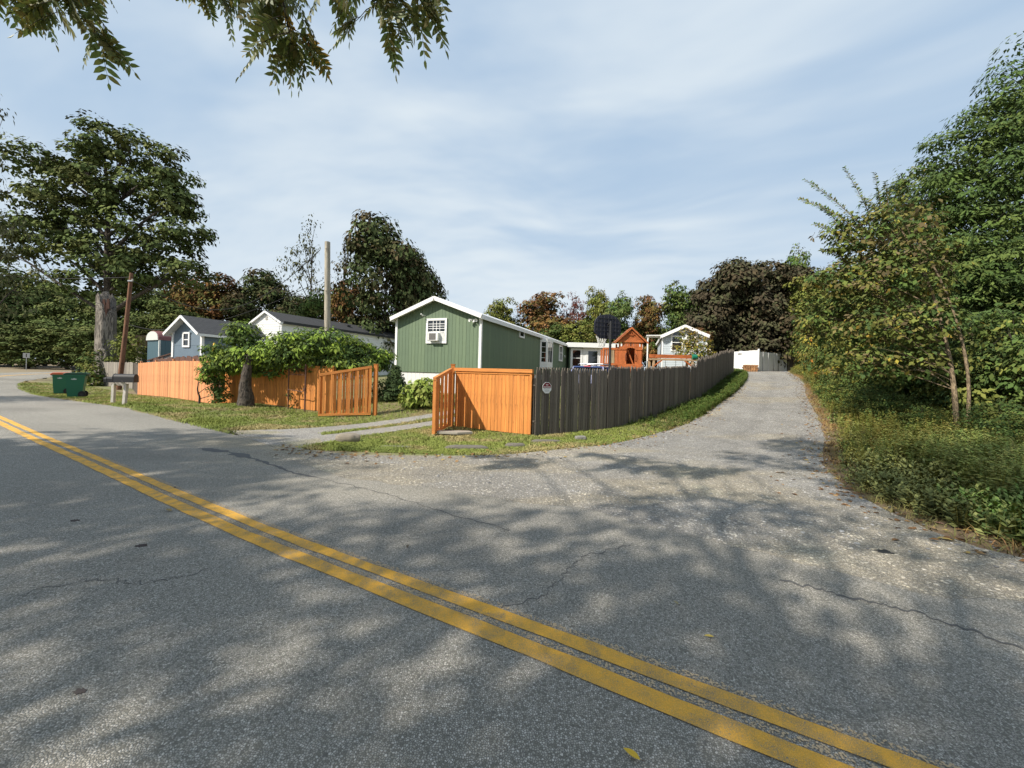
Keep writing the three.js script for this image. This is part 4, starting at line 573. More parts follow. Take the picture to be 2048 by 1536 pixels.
// ---------- play tower ----------
{
  const D = 25, c = survey(1260, 735, D), y0 = H(c.x, D), Y = py => survey(1260, py, D).y - y0, t = thing('play_tower', 'orange brown wooden play tower with gabled roof, arched doorway and slatted side deck', 'playset', P(c.x, y0, D), -0.12), q = rng(61), m = () => M.play[Math.floor(q() * 4)], w = 1.36, dp = 1.5, deck = Y(731), eave = Y(685), apex = Y(657);
  for (const x of [-w / 2, w / 2]) for (const z of [0, -dp]) box(t, 'post', x, eave / 2, z, 0.1, eave, 0.1, m());
  box(t, 'deck', 0, deck, -dp / 2, w + 0.2, 0.1, dp + 0.15, m());
  for (let k = 0; k < 4; k++) box(t, 'front_board', 0, deck + 0.03 - k * 0.14, 0.07, w + 0.2, 0.13, 0.03, m());
  const top1 = Y(698), mid = (deck + top1) / 2, hh = top1 - deck;
  for (const s of [-1, 1]) { for (let k = 0; k < 3; k++) box(t, 'door_side_board', s * (w / 2 - 0.07 - k * 0.14), mid, 0.065, 0.135, hh, 0.025, m()); rod(t, 'grab_handle', [v3(s * 0.29, mid - 0.25, 0.08), v3(s * 0.31, mid - 0.18, 0.14), v3(s * 0.31, mid + 0.18, 0.14), v3(s * 0.29, mid + 0.25, 0.08)], 0.016, M.black); }
  const ar = new THREE.Shape(); ar.moveTo(-w / 2, 0); ar.lineTo(w / 2, 0); ar.lineTo(w / 2, 0.22); ar.lineTo(-w / 2, 0.22); const hole = new THREE.Path(); hole.moveTo(-0.27, -0.01); hole.absarc(0, -0.36, 0.45, Math.PI * 0.78, Math.PI * 0.22, true); hole.lineTo(0.27, -0.01); ar.holes.push(hole);
  const arch = extr([[-w / 2 - 0.05, 0.1], [-0.32, 0.1], [-0.2, 0.2], [0, 0.24], [0.2, 0.2], [0.32, 0.1], [w / 2 + 0.05, 0.1], [w / 2 + 0.05, 0.32], [-w / 2 - 0.05, 0.32]], 0.03); const am = part(t, 'arch_board', arch, M.play[1]); am.position.set(0, top1 - 0.16, 0.082);
  for (let k = 0; k < 6; k++) box(t, 'upper_board', -0.45 + k * 0.18, (top1 + 0.16 + eave) / 2, 0.06, 0.17, eave - top1 - 0.16, 0.025, m()); box(t, 'peep_slot', 0, (top1 + 0.16 + eave) / 2, 0.078, 0.05, 0.22, 0.012, M.black);
  for (const s of [-1, 1]) for (let k = 0; k < 8; k++) box(t, 'side_board', s * (w / 2 + 0.05), deck - 0.1 + k * 0.165, -dp / 2, 0.025, 0.16, dp, m());
  for (let k = 0; k < 5; k++) { const y = eave + k * 0.16, hw = (1 - (y - eave + 0.08) / (apex - eave)) * 0.95; if (y < eave + 0.5) box(t, 'gable_board', 0, y + 0.08, 0.12, hw * 2, 0.15, 0.03, m()); }
  const ra = Math.atan2(apex - eave, 1.0); for (const s of [-1, 1]) { for (let k = 0; k < 8; k++) { const u = (k + 0.5) / 8, mm = box(t, 'roof_board', s * u * 1.02, lerp(apex, eave - 0.05, u) + 0.05, -dp / 2 + 0.02, 0.2, 0.025, dp + 0.6, k % 2 ? M.rustWood[2] : M.play[3]); mm.rotation.z = -s * ra; } const b = bar(t, 'rake_board', v3(0, apex + 0.02, 0.3), v3(s * 1.04, eave - 0.06, 0.3), 0.1, 0.03, M.play[0]); }
  rod(t, 'sunburst', [v3(-0.22, apex - 0.42, 0.2), v3(0, apex - 0.2, 0.2), v3(0.22, apex - 0.42, 0.2)], 0.03, M.play[1]); for (const x of [-0.12, 0, 0.12]) bar(t, 'sunburst_ray', v3(x * 0.6, apex - 0.46, 0.2), v3(x, apex - 0.2 - Math.abs(x), 0.2), 0.035, 0.03, M.play[2]);
  // side deck with railing
  const lx = survey(1206, 715, D).x - c.x; const rt = Y(698), rb = Y(729); for (const y of [rt, rb]) box(t, 'deck_rail', (lx - w / 2) / 2, y, 0.02, -lx - w / 2, 0.13, 0.04, M.play[1]); for (let k = 0; k < 7; k++) box(t, 'deck_slat', lerp(lx + 0.1, -w / 2 - 0.12, k / 6), (rt + rb) / 2, 0.0, 0.1, rt - rb, 0.02, k === 3 || k === 4 ? M.paleWood[k % 3] : m()); for (const x of [lx + 0.05]) for (const z of [0, -1.2]) box(t, 'post', x, rt / 2, z, 0.1, rt, 0.1, m()); box(t, 'deck_floor', (lx - w / 2) / 2, rb - 0.1, -0.6, -lx - w / 2, 0.06, 1.2, m());
  for (let k = 0; k < 9; k++) box(t, 'back_board', -0.6 + k * 0.15, (deck + eave) / 2 - 0.1, -dp, 0.145, eave - deck - 0.2, 0.025, m());
  bar(t, 'inner_brace', v3(-0.22, top1 + 0.1, -0.15), v3(0.25, deck, -0.15), 0.07, 0.07, M.play[0]);
  // swing beam with braced frame and a green slide end
  const D2 = 24.2, a = survey(1303, 720, D2), b = survey(1388, 718, D2), g = thing('swing_beam', 'orange wooden swing beam on braced posts with green end cap beside the play tower', 'playset', P(a.x, H(a.x, D2), D2)), yy = py => survey(1345, py, D2).y - H(a.x, D2), len = b.x - a.x;
  box(g, 'beam', len / 2, yy(713), 0, len + 0.3, 0.22, 0.1, M.play[1]); box(g, 'lower_beam', len / 2, yy(719.5), 0.06, len + 0.2, 0.1, 0.12, M.paleWood[0]); for (let k = 0; k < 9; k++) box(g, 'roof_slat', len * (k + 0.5) / 9, yy(718.5), -0.35, len / 9 - 0.02, 0.06, 0.8, M.paleWood[k % 3]);
  for (const [x, s] of [[0.12, 1], [len - 0.12, -1]]) { for (const z of [0.04, -0.7]) box(g, 'post', x, yy(719) / 2, z, 0.12, yy(719), 0.12, M.paleWood[1]); bar(g, 'brace', v3(x, yy(733), 0.08), v3(x + s * 0.5, yy(721), 0.08), 0.08, 0.06, M.play[3]); }
  const cap = new THREE.CylinderGeometry(0.16, 0.16, 0.28, 14); cap.rotateZ(Math.PI / 2); part(g, 'end_cap', cap, std(0.01, 0.17, 0.1, 0.4)).position.set(len - 0.02, yy(713), 0.06);
  for (const x of [0.5, 0.95, 1.6, 2.05]) if (x < len) rod(g, 'swing_rope', [v3(x, yy(716), -0.2), v3(x, yy(735), -0.2)], 0.012, M.black, 2, 5); for (const x of [0.72, 1.82]) box(g, 'swing_seat', x, yy(735), -0.2, 0.5, 0.03, 0.2, M.black);
}
// ---------- wheeled bins ----------
function bin(label, pos, turn, bodyM, lidM, s = 1, logo = true) {
  const t = thing('wheeled_bin', label, 'bin', pos, turn, null), g = new THREE.BoxGeometry(1, 1, 1, 4, 4, 4), p = g.attributes.position; t.scale.set(0.84 * s, 1.07 * s, 0.86 * s);
  for (let i = 0; i < p.count; i++) { const v = p.getY(i) + 0.5; p.setXYZ(i, p.getX(i) * lerp(0.5, 0.64, v), 0.04 + v * 0.96, p.getZ(i) * lerp(0.56, 0.74, v) + (v > 0.5 ? 0 : 0.02)); } g.computeVertexNormals();
  part(t, 'body', g, bodyM); box(t, 'rim', 0, 0.985, 0, 0.7, 0.06, 0.8, bodyM);
  const lid = extr([[-0.43, 0], [0.4, 0], [0.44, -0.03], [0.44, 0.03], [0.36, 0.075], [-0.36, 0.09], [-0.45, 0.04]], 0.68, 0.015); lid.rotateY(-Math.PI / 2); lid.translate(0.34, 1.02, 0); part(t, 'lid', lid, lidM);
  rod(t, 'handle', [v3(-0.26, 0.98, -0.38), v3(-0.26, 1.0, -0.46), v3(0.26, 1.0, -0.46), v3(0.26, 0.98, -0.38)], 0.016, lidM);
  for (const s of [-1, 1]) { const w = new THREE.CylinderGeometry(0.15, 0.15, 0.06, 20); w.rotateZ(Math.PI / 2); const wh = part(t, 'wheel', w, M.rubber); wh.position.set(s * 0.33, 0.15, -0.26); const h = new THREE.CylinderGeometry(0.06, 0.06, 0.07, 12); h.rotateZ(Math.PI / 2); part(wh, 'hub', h, M.black); }
  rod(t, 'axle', [v3(-0.33, 0.15, -0.26), v3(0.33, 0.15, -0.26)], 0.015, M.metal);
  if (logo) for (const [x, z, ry] of [[0, 0.374, 0], [0.321, 0.06, Math.PI / 2]]) { const sh = extr([[-0.11, 0], [-0.07, 0.035], [-0.035, 0.02], [0.01, 0.06], [0.05, 0.03], [0.085, 0.035], [0.12, 0], [0.06, -0.02], [-0.05, -0.02]], 0.004), l = part(t, 'emblem', sh, std(0.45, 0.5, 0.47, 0.6)); l.position.set(x, 0.82, z * 0.965); l.rotation.set(ry ? 0 : -0.07, ry, 0); }
  return t;
}
{
  const gr = std(0.012, 0.12, 0.06, 0.6), dg = std(0.008, 0.055, 0.03, 0.6), or = std(0.55, 0.12, 0.05, 0.6), p1 = ground(148, 795), p2 = ground(114, 788), D3 = 33, b3 = survey(154, 750, D3);
  bin('green wheeled bin with dark green lid and black wheel at the road edge', onGround(p1[0], p1[1] + 0.1), -0.9, gr, dg, 1.02);
  bin('green wheeled bin with orange lid beside the dark lidded bin', onGround(p2[0], p2[1] + 0.2), -0.8, gr, or, 1.0);
  bin('black wheeled bin standing alone behind the green pair', onGround(b3.x, D3), -0.8, M.black, M.black, 0.98);
}
// ---------- mailboxes ----------
{
  const a = [survey(226, 801, 15.3).x, 15.3], b = ground(248, 810), t = thing('mailbox_stand', 'weathered white mailbox stand with two leaning posts', 'mailbox stand', onGround(b[0], b[1])), ww = woodSet(0.6, 0.58, 0.54, 2, 0.1), A = v3(a[0] - b[0], H(a[0], a[1]) - H(b[0], b[1]), -(a[1] - b[1]));
  bar(t, 'post', v3(0, -0.1, 0), v3(0.05, 0.8, -0.02), 0.1, 0.1, ww[0]); bar(t, 'post', A.clone().add(v3(0, -0.1, 0)), A.clone().add(v3(0.02, 0.78, 0)), 0.1, 0.1, ww[1]); bar(t, 'shelf', A.clone().add(v3(-0.05, 0.81, -0.1)), v3(0.12, 0.83, 0.12), 0.22, 0.04, ww[0]);
  const mk = (label, pos, turn, s) => { const m = thing('mailbox', label, 'mailbox', pos, turn), sh = new THREE.Shape(); sh.moveTo(-0.11, 0); sh.lineTo(0.11, 0); sh.lineTo(0.11, 0.14); sh.absarc(0, 0.14, 0.11, 0, Math.PI); sh.lineTo(-0.11, 0); const g = new THREE.ExtrudeGeometry(sh, { depth: 0.52, bevelEnabled: false }); g.translate(0, 0, -0.26); m.scale.setScalar(s); part(m, 'body', g, M.black); const d = new THREE.ExtrudeGeometry(sh, { depth: 0.015, bevelEnabled: false }); d.scale(1.05, 1.03, 1); part(m, 'door', d, M.black).position.z = 0.262; box(m, 'door_pull', 0, 0.2, 0.285, 0.03, 0.04, 0.012, M.metal); return m; };
  const B = P(b[0], H(b[0], b[1]), b[1]);
  mk('large black metal mailbox with rounded top on the stand beside the taller post', B.clone().add(v3(0.08, 0.86, 0.03)), -1.35, 1.25);
  mk('small black metal mailbox in the middle of the stand', B.clone().add(A.clone().multiplyScalar(0.55)).add(v3(-0.1, 0.845, 0.02)), -1.2, 0.85);
  mk('small grey black mailbox at the far end of the stand', B.clone().add(A.clone().multiplyScalar(1.0)).add(v3(-0.06, 0.835, 0)), -1.2, 0.8);
}
// ---------- poles and wires ----------
const poleTop = [];
{
  const D = 26, b = survey(241, 727, D), tp = survey(263, 546, D), y0 = H(b.x, D), t = thing('utility_pole', 'leaning reddish brown utility pole beside the broken trunk', 'pole', P(b.x, y0, D)), tb = new TubeBuf(12); tb.tube([v3(-0.1, -0.4, 0), v3((tp.x - b.x) * 0.5, (tp.y - y0) * 0.5, 0), v3(tp.x - b.x, tp.y - y0, 0)], 0.15, 0.1, 0.05); part(t, 'pole', tb.geo(), M.brownPole[0]); box(t, 'bracket', tp.x - b.x + 0.05, tp.y - y0 - 0.55, 0.12, 0.3, 0.08, 0.08, M.metal); box(t, 'insulator', tp.x - b.x + 0.2, tp.y - y0 - 0.5, 0.12, 0.07, 0.16, 0.07, M.concrete); poleTop.push(P(tp.x + 0.12, tp.y - 0.5, D - 0.1));
  const D2 = 23.5, b2 = survey(657, 690, D2), t2p = survey(655, 484, D2), g0 = H(b2.x, D2), u = thing('utility_pole', 'bare pale grey wooden pole rising out of the wisteria', 'pole', P(b2.x, g0, D2)), tc = new TubeBuf(14); tc.tube([v3(0, -0.4, 0), v3((t2p.x - b2.x) * 0.5, (t2p.y - g0) * 0.5, 0), v3(t2p.x - b2.x, t2p.y - g0, 0)], 0.19, 0.158, 0.06); part(u, 'pole', tc.geo(), M.oldPole[0]);
  const wire = (label, a, c, sag) => { const m = part(scene, numbered('overhead_wire'), new THREE.TubeGeometry(new THREE.CatmullRomCurve3(bend(a, c, -sag, 12)), 36, 0.024, 4), M.rubber); tag(m, label, 'wire'); };
  wire('thick sagging cable from the leaning pole past the blue shed roof', poleTop[0], SV(640, 500, 30), 3.2); wire('thin upper wire running left from the leaning pole', poleTop[0].clone().add(v3(0, 0.2, 0)), SV(-80, 535, 40), 0.5); wire('thin low wire from the leaning pole towards the blue shed', poleTop[0].clone().add(v3(0, -3.0, 0)), SV(378, 648, 25), 0.35);
  wire('thin wire crossing above the white mobile home roof', SV(330, 665, 31), SV(645, 560, 33), 0.6);
}
// ---------- rocks, kerb stones, slab ----------
function stone(name, label, cat, pos, turn, sz, seed, mat = M.concrete, bury = 0.3, boxy = 0.62) { const g = new THREE.IcosahedronGeometry(0.5, 4), p = g.attributes.position; for (let i = 0; i < p.count; i++) { let x = p.getX(i), y = p.getY(i), z = p.getZ(i); const m = Math.max(Math.abs(x), Math.abs(y), Math.abs(z)), k = lerp(1, 0.5 / m, boxy), n = 0.78 + 0.44 * fbm(x * 3.4 + seed, (y * 0.6 + z * 1.7) * 3, 4, seed); p.setXYZ(i, x * k * n * sz[0], y * k * n * sz[1] + sz[1] * (0.5 - bury), z * k * n * sz[2]); } g.computeVertexNormals(); const t = thing(name, label, cat, pos, turn); part(t, 'stone', g, mat); return t; }
{
  const at = (px, py) => { const g = ground(px, py); return onGround(g[0], g[1]); };
  stone('boulder', 'pale tan boulder at the tip of the grass island by the driveway', 'rock', at(696, 884), 0.1, [0.54, 0.26, 0.32], 3, std(0.36, 0.31, 0.24, 0.95, { map: own(soilMap, 1, 1), bumpMap: own(soilMap, 1, 1), bumpScale: 0.02 }), 0.15, 0.2);
  stone('kerb_stone', 'thin sunken kerb stone nearest the tan boulder', 'kerb stone', at(792, 896), -0.04, [0.8, 0.09, 0.16], 5, M.kerb, 0.42, 0.3); stone('kerb_stone', 'long flat topped kerb stone standing highest in the row', 'kerb stone', at(935, 898), 0.06, [1.0, 0.15, 0.2], 9, M.kerb, 0.4, 0.35); stone('kerb_stone', 'lumpy broken kerb stone half covered by grass', 'kerb stone', at(1030, 893), 0.14, [0.5, 0.15, 0.24], 13, M.kerb, 0.42, 0.3); stone('kerb_stone', 'pale kerb stone in the grass below the octagonal sign', 'kerb stone', at(1092, 884), 0.1, [0.75, 0.11, 0.18], 17, M.kerb, 0.42, 0.3); stone('kerb_stone', 'small dark kerb stone at the lane end of the row', 'kerb stone', at(1160, 879), 0.2, [0.3, 0.13, 0.2], 21, std(0.2, 0.19, 0.17, 0.95), 0.25);
  const s = ground(908, 870), sl = thing('flat_slab', 'thin flat grey stone slab lying in grass at the open gate foot', 'slab', onGround(s[0], s[1], 0.05), 0.1); const g = extr([[-0.45, -0.1], [0.1, -0.2], [0.5, -0.06], [0.42, 0.12], [-0.2, 0.2], [-0.48, 0.1]], 0.05, 0.008); g.rotateX(-Math.PI / 2); part(sl, 'slab', g, std(0.4, 0.37, 0.31, 0.9, { map: own(soilMap, 1, 1) }));
}
// ---------- far road sign, yellow marker, litter ----------
{
  const D = 47, s = survey(53, 711, D), y0 = H(s.x, D), t = thing('road_sign', 'small pale rectangular road sign under the dark trees', 'sign', P(s.x, y0, D), 0.6), h = s.y - y0; box(t, 'post', 0, h / 2, 0, 0.06, h + 0.3, 0.04, M.metal); box(t, 'plate', 0, h, 0.035, 0.55, 0.6, 0.01, std(0.5, 0.5, 0.5, 0.5)); box(t, 'arrow', 0, h, 0.042, 0.08, 0.4, 0.004, M.black);
  const D2 = 17.6, y = survey(428, 708, D2), g0 = H(y.x, D2), m = thing('yellow_marker', 'yellow plastic marker post poking from the vine over the fence', 'marker', P(y.x, g0, D2)), yl = std(0.75, 0.5, 0.03, 0.5); const lg = new THREE.LatheGeometry([[0.02, 0], [0.07, 0], [0.07, 2.3], [0.1, 2.32], [0.1, 2.5], [0.05, 2.56], [0.05, 2.66], [0, 2.7]].map(p => new THREE.Vector2(p[0], p[1])), 10); part(m, 'post', lg, yl); box(m, 'side_plate', 0.1, 2.2, 0, 0.12, 0.3, 0.04, yl);
  const lf = (label, px, py, r, c, s = 0.07) => { const g = ground(px, py), b = new LeafBuf(); const o = thing('fallen_leaf', label, 'leaf', onGround(g[0], g[1], 0.012), r); for (const [u, a] of [[-1, 0.35], [1, 0.3]]) { const sh = new THREE.Shape(); sh.moveTo(0, -0.5); sh.quadraticCurveTo(u * 0.42, -0.1, 0, 0.5); sh.lineTo(0, -0.5); const gg = new THREE.ShapeGeometry(sh, 8); gg.rotateZ(0); gg.rotateY(-u * a); gg.rotateX(-Math.PI / 2 + 0.06); gg.scale(s, s, s); gg.translate(0, 0.006, 0); part(o, 'leaf_half', gg, new THREE.MeshStandardMaterial({ color: col(...c), roughness: 0.7, side: THREE.DoubleSide })); } rod(o, 'stalk', [v3(0, 0.006, s * 0.5), v3(0.004, 0.007, s * 0.75)], 0.0012, M.rust, 2, 4); };
  lf('bright yellow fallen leaf on asphalt past the centre line, lying alone', 1263, 1516, 0.9, [0.62, 0.4, 0.03], 0.075); lf('small yellow leaf on the asphalt between the centre line and the lane', 1418, 1278, 1.5, [0.5, 0.36, 0.06], 0.06); lf('tiny brown leaf flat on grey asphalt toward the lane mouth', 1352, 1210, 0.4, [0.3, 0.25, 0.12], 0.045); lf('curled brown leaf on asphalt just below the yellow line', 337, 1023, 1.2, [0.28, 0.2, 0.06], 0.1); lf('pinkish dry leaf at the grass edge of the lane', 1877, 1049, 0.7, [0.5, 0.28, 0.2], 0.1); lf('dark curled leaf on asphalt near the tar seam', 815, 1096, 0.2, [0.1, 0.07, 0.04], 0.06);
  const md = (label, px, py, r, seed, c = [0.07, 0.05, 0.045]) => { const g = ground(px, py), q = rng(seed), pts = []; for (let k = 0; k < 22; k++) { const a = k / 22 * Math.PI * 2, rr = r * (0.6 + 0.7 * q()); pts.push([Math.cos(a) * rr * 1.3, Math.sin(a) * rr * 0.8]); } const e = extr(pts, 0.004); e.rotateX(-Math.PI / 2); e.translate(0, 0.004, 0); tag(part(scene, numbered('mud_patch'), e, std(...c, 0.95, { map: own(soilMap, 3, 3) })), label, 'mud'); scene.children[scene.children.length - 1].position.copy(onGround(g[0], g[1])); };
  md('flattened dark mud patch on asphalt in the near lane', 283, 1092, 0.035, 3); md('thin dark mud smear on asphalt at the shadow edge', 150, 1042, 0.03, 5); md('small brown mud patch touching the nearer yellow line', 450, 1055, 0.045, 8, [0.11, 0.08, 0.06]); md('dark mud patch between the two yellow lines', 343, 976, 0.04, 11); md('large dull brown mud stain on asphalt far from the centre line', 160, 1385, 0.022, 14, [0.12, 0.095, 0.085]); md('black crumbled tar lump on the gravel lane edge', 1770, 1105, 0.06, 19, [0.02, 0.02, 0.02]);
}

// ---------- vegetation ----------
const lobesAt = (base, list) => list.map(([px, py, D, rx, ry, rz, n, cols]) => { const s = SV(px, py, D); return { c: [s.x - base.x, s.y - base.y, s.z - base.z], r: [rx, ry ?? rx, rz ?? rx], n, cols }; });
const localTo = (base, list) => list.map(([px, py, D]) => { const s = SV(px, py, D).sub(base); return [s.x, s.y, s.z]; });
// broken grey trunk
{
  const D = 31.5, s = survey(212, 770, D), y0 = H(s.x, D), t = thing('broken_trunk', 'huge dead grey tree trunk snapped off high with jagged top', 'tree trunk', P(s.x, y0, D)), h = survey(212, 574, D).y - y0, n = 28, rows = 30, pos = [], uv = [], idx = [];
  for (let j = 0; j <= rows; j++) for (let i = 0; i <= n; i++) { const a = i / n * Math.PI * 2, v = j / rows, jag = 1 - (0.16 * sstep(-0.3, 0.9, Math.cos(a - 0.2)) + 0.07 * noise(i % n * 0.9, 5, 2)) * sstep(0.7, 1, v), r = lerp(0.74, 0.56, Math.pow(v, 0.6)) + 0.35 * Math.exp(-v * 14) + 0.1 * (noise(i % n * 0.8, j * 0.18, 7) - 0.5) + 0.05 * Math.cos(a * 5); pos.push(Math.cos(a) * r - 0.1 * v, v * h * jag - 0.2, Math.sin(a) * r); uv.push(i / n * 3, v * 4); }
  for (let j = 0; j < rows; j++) for (let i = 0; i < n; i++) { const a = j * (n + 1) + i, b = a + n + 1; idx.push(a, b, a + 1, a + 1, b, b + 1); }
  const c = pos.length / 3; pos.push(0, h * 0.8, 0); uv.push(0, 0); for (let i = 0; i < n; i++) idx.push(rows * (n + 1) + i, c, rows * (n + 1) + i + 1);
  const g = new THREE.BufferGeometry(); g.setAttribute('position', new THREE.Float32BufferAttribute(pos, 3)); g.setAttribute('uv', new THREE.Float32BufferAttribute(uv, 2)); g.setIndex(idx); g.computeVertexNormals(); part(t, 'trunk', g, M.barkGrey);
  const kn = new THREE.TorusGeometry(0.32, 0.14, 8, 14); kn.scale(0.8, 1.2, 0.45); const k = part(t, 'knot', kn, M.barkGrey); k.position.set(0.22, h * 0.3, 0.6); k.rotation.y = 0.3; for (const [x, y, l, r] of [[0.18, 0.8, 1.0, 0.1], [0.3, 0.76, 1.2, -0.12], [0.4, 0.82, 0.8, 0.05], [0.08, 0.72, 0.6, 0.2]]) box(t, 'wood_sliver', x, h * y, 0.5 - x * 0.35, 0.13, l, 0.14, M.rustWood[0], 0.4, r);
}
// tall oak
{
  const D = 36, s = survey(212, 760, D), b = onGround(s.x, D);
  tree('oak_tree', 'tall oak with wide open crown rising behind the broken trunk', b, { seed: 5, radius: 0.55, fork: 8, limb: 0.34, twigs: 9, bark: M.bark, mat: M.farLeaf, top: v3(...localTo(b, [[215, 380, D]])[0]), size: 0.34, clump: 0.7, leaves: 62, aspect: 0.62, cols: DARK, vary: 0.7,
    lobes: lobesAt(b, [[205, 285, D, 1.9, 1.9, 2, 30], [262, 300, D, 1.5, 1.7, 2, 18], [140, 325, D, 2.0, 1.7, 2, 26], [60, 320, D, 1.8, 1.5, 2, 18], [335, 345, D, 2.1, 2.3, 2, 34], [190, 370, D, 2.6, 1.8, 2.6, 34], [270, 385, D, 2.4, 1.8, 2.4, 28], [100, 400, D, 3, 1.5, 2.4, 34], [55, 455, D, 2.4, 1.4, 2, 26], [340, 410, D, 2.4, 1.3, 2, 24], [150, 450, D, 2.6, 1.6, 2.4, 30], [250, 450, D, 2.4, 1.8, 2.4, 28], [370, 460, D, 1.8, 1.1, 2, 18], [330, 500, D, 2.6, 1.3, 2.2, 26], [200, 510, D, 3, 1.5, 2.6, 34], [110, 500, D, 2, 1.2, 2, 16], [280, 540, D, 3, 1.4, 2.6, 32], [380, 545, D, 1.6, 1, 2, 12], [190, 565, D, 3.2, 1.3, 2.6, 34], [20, 500, D, 1.6, 1.0, 1.6, 12]]) });
}
// background trees: a few kinds, then copies
function proto(seed, cols, o = {}) { // 10 m high, crown about 7 m wide, built at the origin
  const q = rng(seed * 7 + 1), lobes = []; const k = o.k ?? 13;
  for (let i = 0; i < k; i++) { const a = q() * 6.28, h = lerp(o.low ?? 2.6, 8.9, i / (k - 1)), w = Math.sin(clamp((h - 0.5) / 10) * Math.PI * 0.86 + 0.3) * (o.width ?? 2.4) * (0.55 + 0.6 * q()); lobes.push({ c: [Math.cos(a) * w, h, Math.sin(a) * w], r: [1.35 + q() * 0.5, 1.0 + q() * 0.4, 1.35 + q() * 0.5], n: o.n ?? 26 }); }
  for (let i = 0; i < (o.core ?? 5); i++) lobes.push({ c: [0, 2.5 + i * 1.4, 0], r: [1.8, 1.1, 1.8], n: o.n ? o.n * 0.8 : 20 });
  return { seed, radius: o.radius ?? 0.2, fork: 3, top: v3(0.1, 8.4, 0), size: o.size ?? 0.3, clump: 0.55, leaves: o.leaves ?? 26, aspect: 0.6, cols, vary: 0.7, lobes, odd: o.odd, category: 'tree', bark: M.bark, mat: M.farLeaf, twigs: 4 };
}
const kinds = {};
function backTree(kind, name, label, px, pyTop, D, wpx, group, o, sink = 0) {
  const s = survey(px, pyTop, D), g = H(s.x, D) - sink, hh = (s.y - g) / 9.9, w = wpx / FOCAL * D / 7.0, turn = (px * 0.7 + D) % 6.28;
  if (!kinds[kind]) { kinds[kind] = tree(name, label, P(s.x, g, D), o(), group); kinds[kind].scale.set(w, hh, w); kinds[kind].rotation.y = turn; return; }
  copyTree(kinds[kind], name, label, P(s.x, g, D), [w, hh, w], turn, group);
}
const K = {
  dark: () => proto(3, DARK, { n: 26 }), green: () => proto(4, GREEN.concat(DARK)), russet: () => proto(6, RUSSET.concat([[0.06, 0.06, 0.025]])), olive: () => proto(8, OLIVE), purple: () => proto(9, PURPLE, { n: 48, leaves: 34, low: 1.8, width: 2.9 }),
  sparse: () => proto(10, [[0.11, 0.115, 0.06], [0.09, 0.095, 0.045]], { n: 10, leaves: 14, size: 0.22, core: 2 }), maple: () => proto(12, [[0.075, 0.08, 0.034], [0.085, 0.068, 0.036], [0.066, 0.09, 0.034], [0.064, 0.082, 0.032]], { n: 34, low: 1.6, width: 2.6 }), red: () => proto(13, [[0.14, 0.05, 0.04], [0.12, 0.06, 0.04]], { n: 14, leaves: 18, core: 3 }),
};
for (const [px, py, D, w] of [[-60, 520, 58, 190], [25, 600, 60, 130], [95, 560, 64, 130], [165, 580, 60, 140], [250, 575, 56, 130], [320, 560, 58, 130], [60, 640, 52, 120], [135, 640, 53, 120], [205, 640, 50, 110], [290, 620, 48, 120], [-20, 650, 55, 130], [360, 600, 46, 120]]) backTree('dark', 'shade_tree', 'dark leafy tree in the shaded wood at the road bend', px, py, D, w, 'trees in the shaded wood', K.dark, 0.6);
for (const [px, py, D, w] of [[15, 570, 75, 110], [60, 545, 78, 100]]) backTree('olive', 'far_tree', 'yellow green tree top behind the shaded wood at the bend', px, py, D, w, 'yellow green trees behind the wood', K.olive);
backTree('russet', 'far_tree', 'rusty brown tree over the bins at the wood edge', 20, 600, 62, 90, null, K.russet); backTree('sparse', 'sparse_tree', 'wispy half bare tree rising left of the oak', -15, 225, 30, 130, null, K.sparse);
for (const [px, py, D, w] of [[430, 548, 50, 130], [395, 560, 54, 110]]) backTree('russet', 'russet_tree', 'rusty orange maple behind the blue shed', px, py, D, w, 'rusty maples behind the blue shed', K.russet, 0.4);
for (const [px, py, D, w] of [[545, 540, 52, 130], [590, 590, 50, 110], [490, 590, 48, 100]]) backTree('maple', 'maple_tree', 'brownish green maple above the white mobile home roof', px, py, D, w, 'maples above the white roof', K.maple, 0.4);
for (const [px, py, D, w] of [[625, 452, 46, 110], [690, 470, 47, 100]]) backTree('sparse', 'sparse_tree', 'thin half bare tree behind the pale pole', px, py, D, w, 'half bare trees behind the pale pole', K.sparse);
backTree('green', 'green_tree', 'low bushy green tree at the foot of the half bare trees', 640, 575, 44, 100, null, K.green, 0.3); backTree('russet', 'russet_tree', 'rusty red tree right of the pale pole beside the tall maple', 705, 560, 43, 90, null, K.russet, 0.3);
backTree('maple', 'maple_tree', 'tall dark rounded maple left of the green gable', 775, 432, 42, 170, null, K.maple); backTree('maple', 'maple_tree', 'dark maple shoulder between the tall maple and the green gable', 835, 495, 44, 110, null, K.maple);
backTree('olive', 'olive_tree', 'yellow green tree peeping over the green roof', 1000, 596, 60, 80, null, K.olive); backTree('russet', 'russet_tree', 'broad bronze brown tree behind the green mobile home roof', 1085, 582, 58, 125, null, K.russet); backTree('red', 'red_tree', 'slim reddish tree right of the bronze tree', 1150, 588, 58, 58, null, K.red); backTree('olive', 'pale_tree', 'pale yellow green tree left of the basketball backboard', 1192, 578, 60, 62, null, K.olive);
backTree('green', 'green_tree', 'green tree directly above the basketball backboard', 1240, 587, 56, 84, null, K.green); backTree('russet', 'russet_tree', 'brown tree above the play tower roof', 1298, 592, 56, 72, null, K.russet); backTree('green', 'green_tree', 'tall green tree behind the pale blue mobile home', 1355, 572, 54, 100, null, K.green); backTree('green', 'green_tree', 'green tree between the pale blue home and the purple maple', 1400, 575, 58, 90, null, K.green);
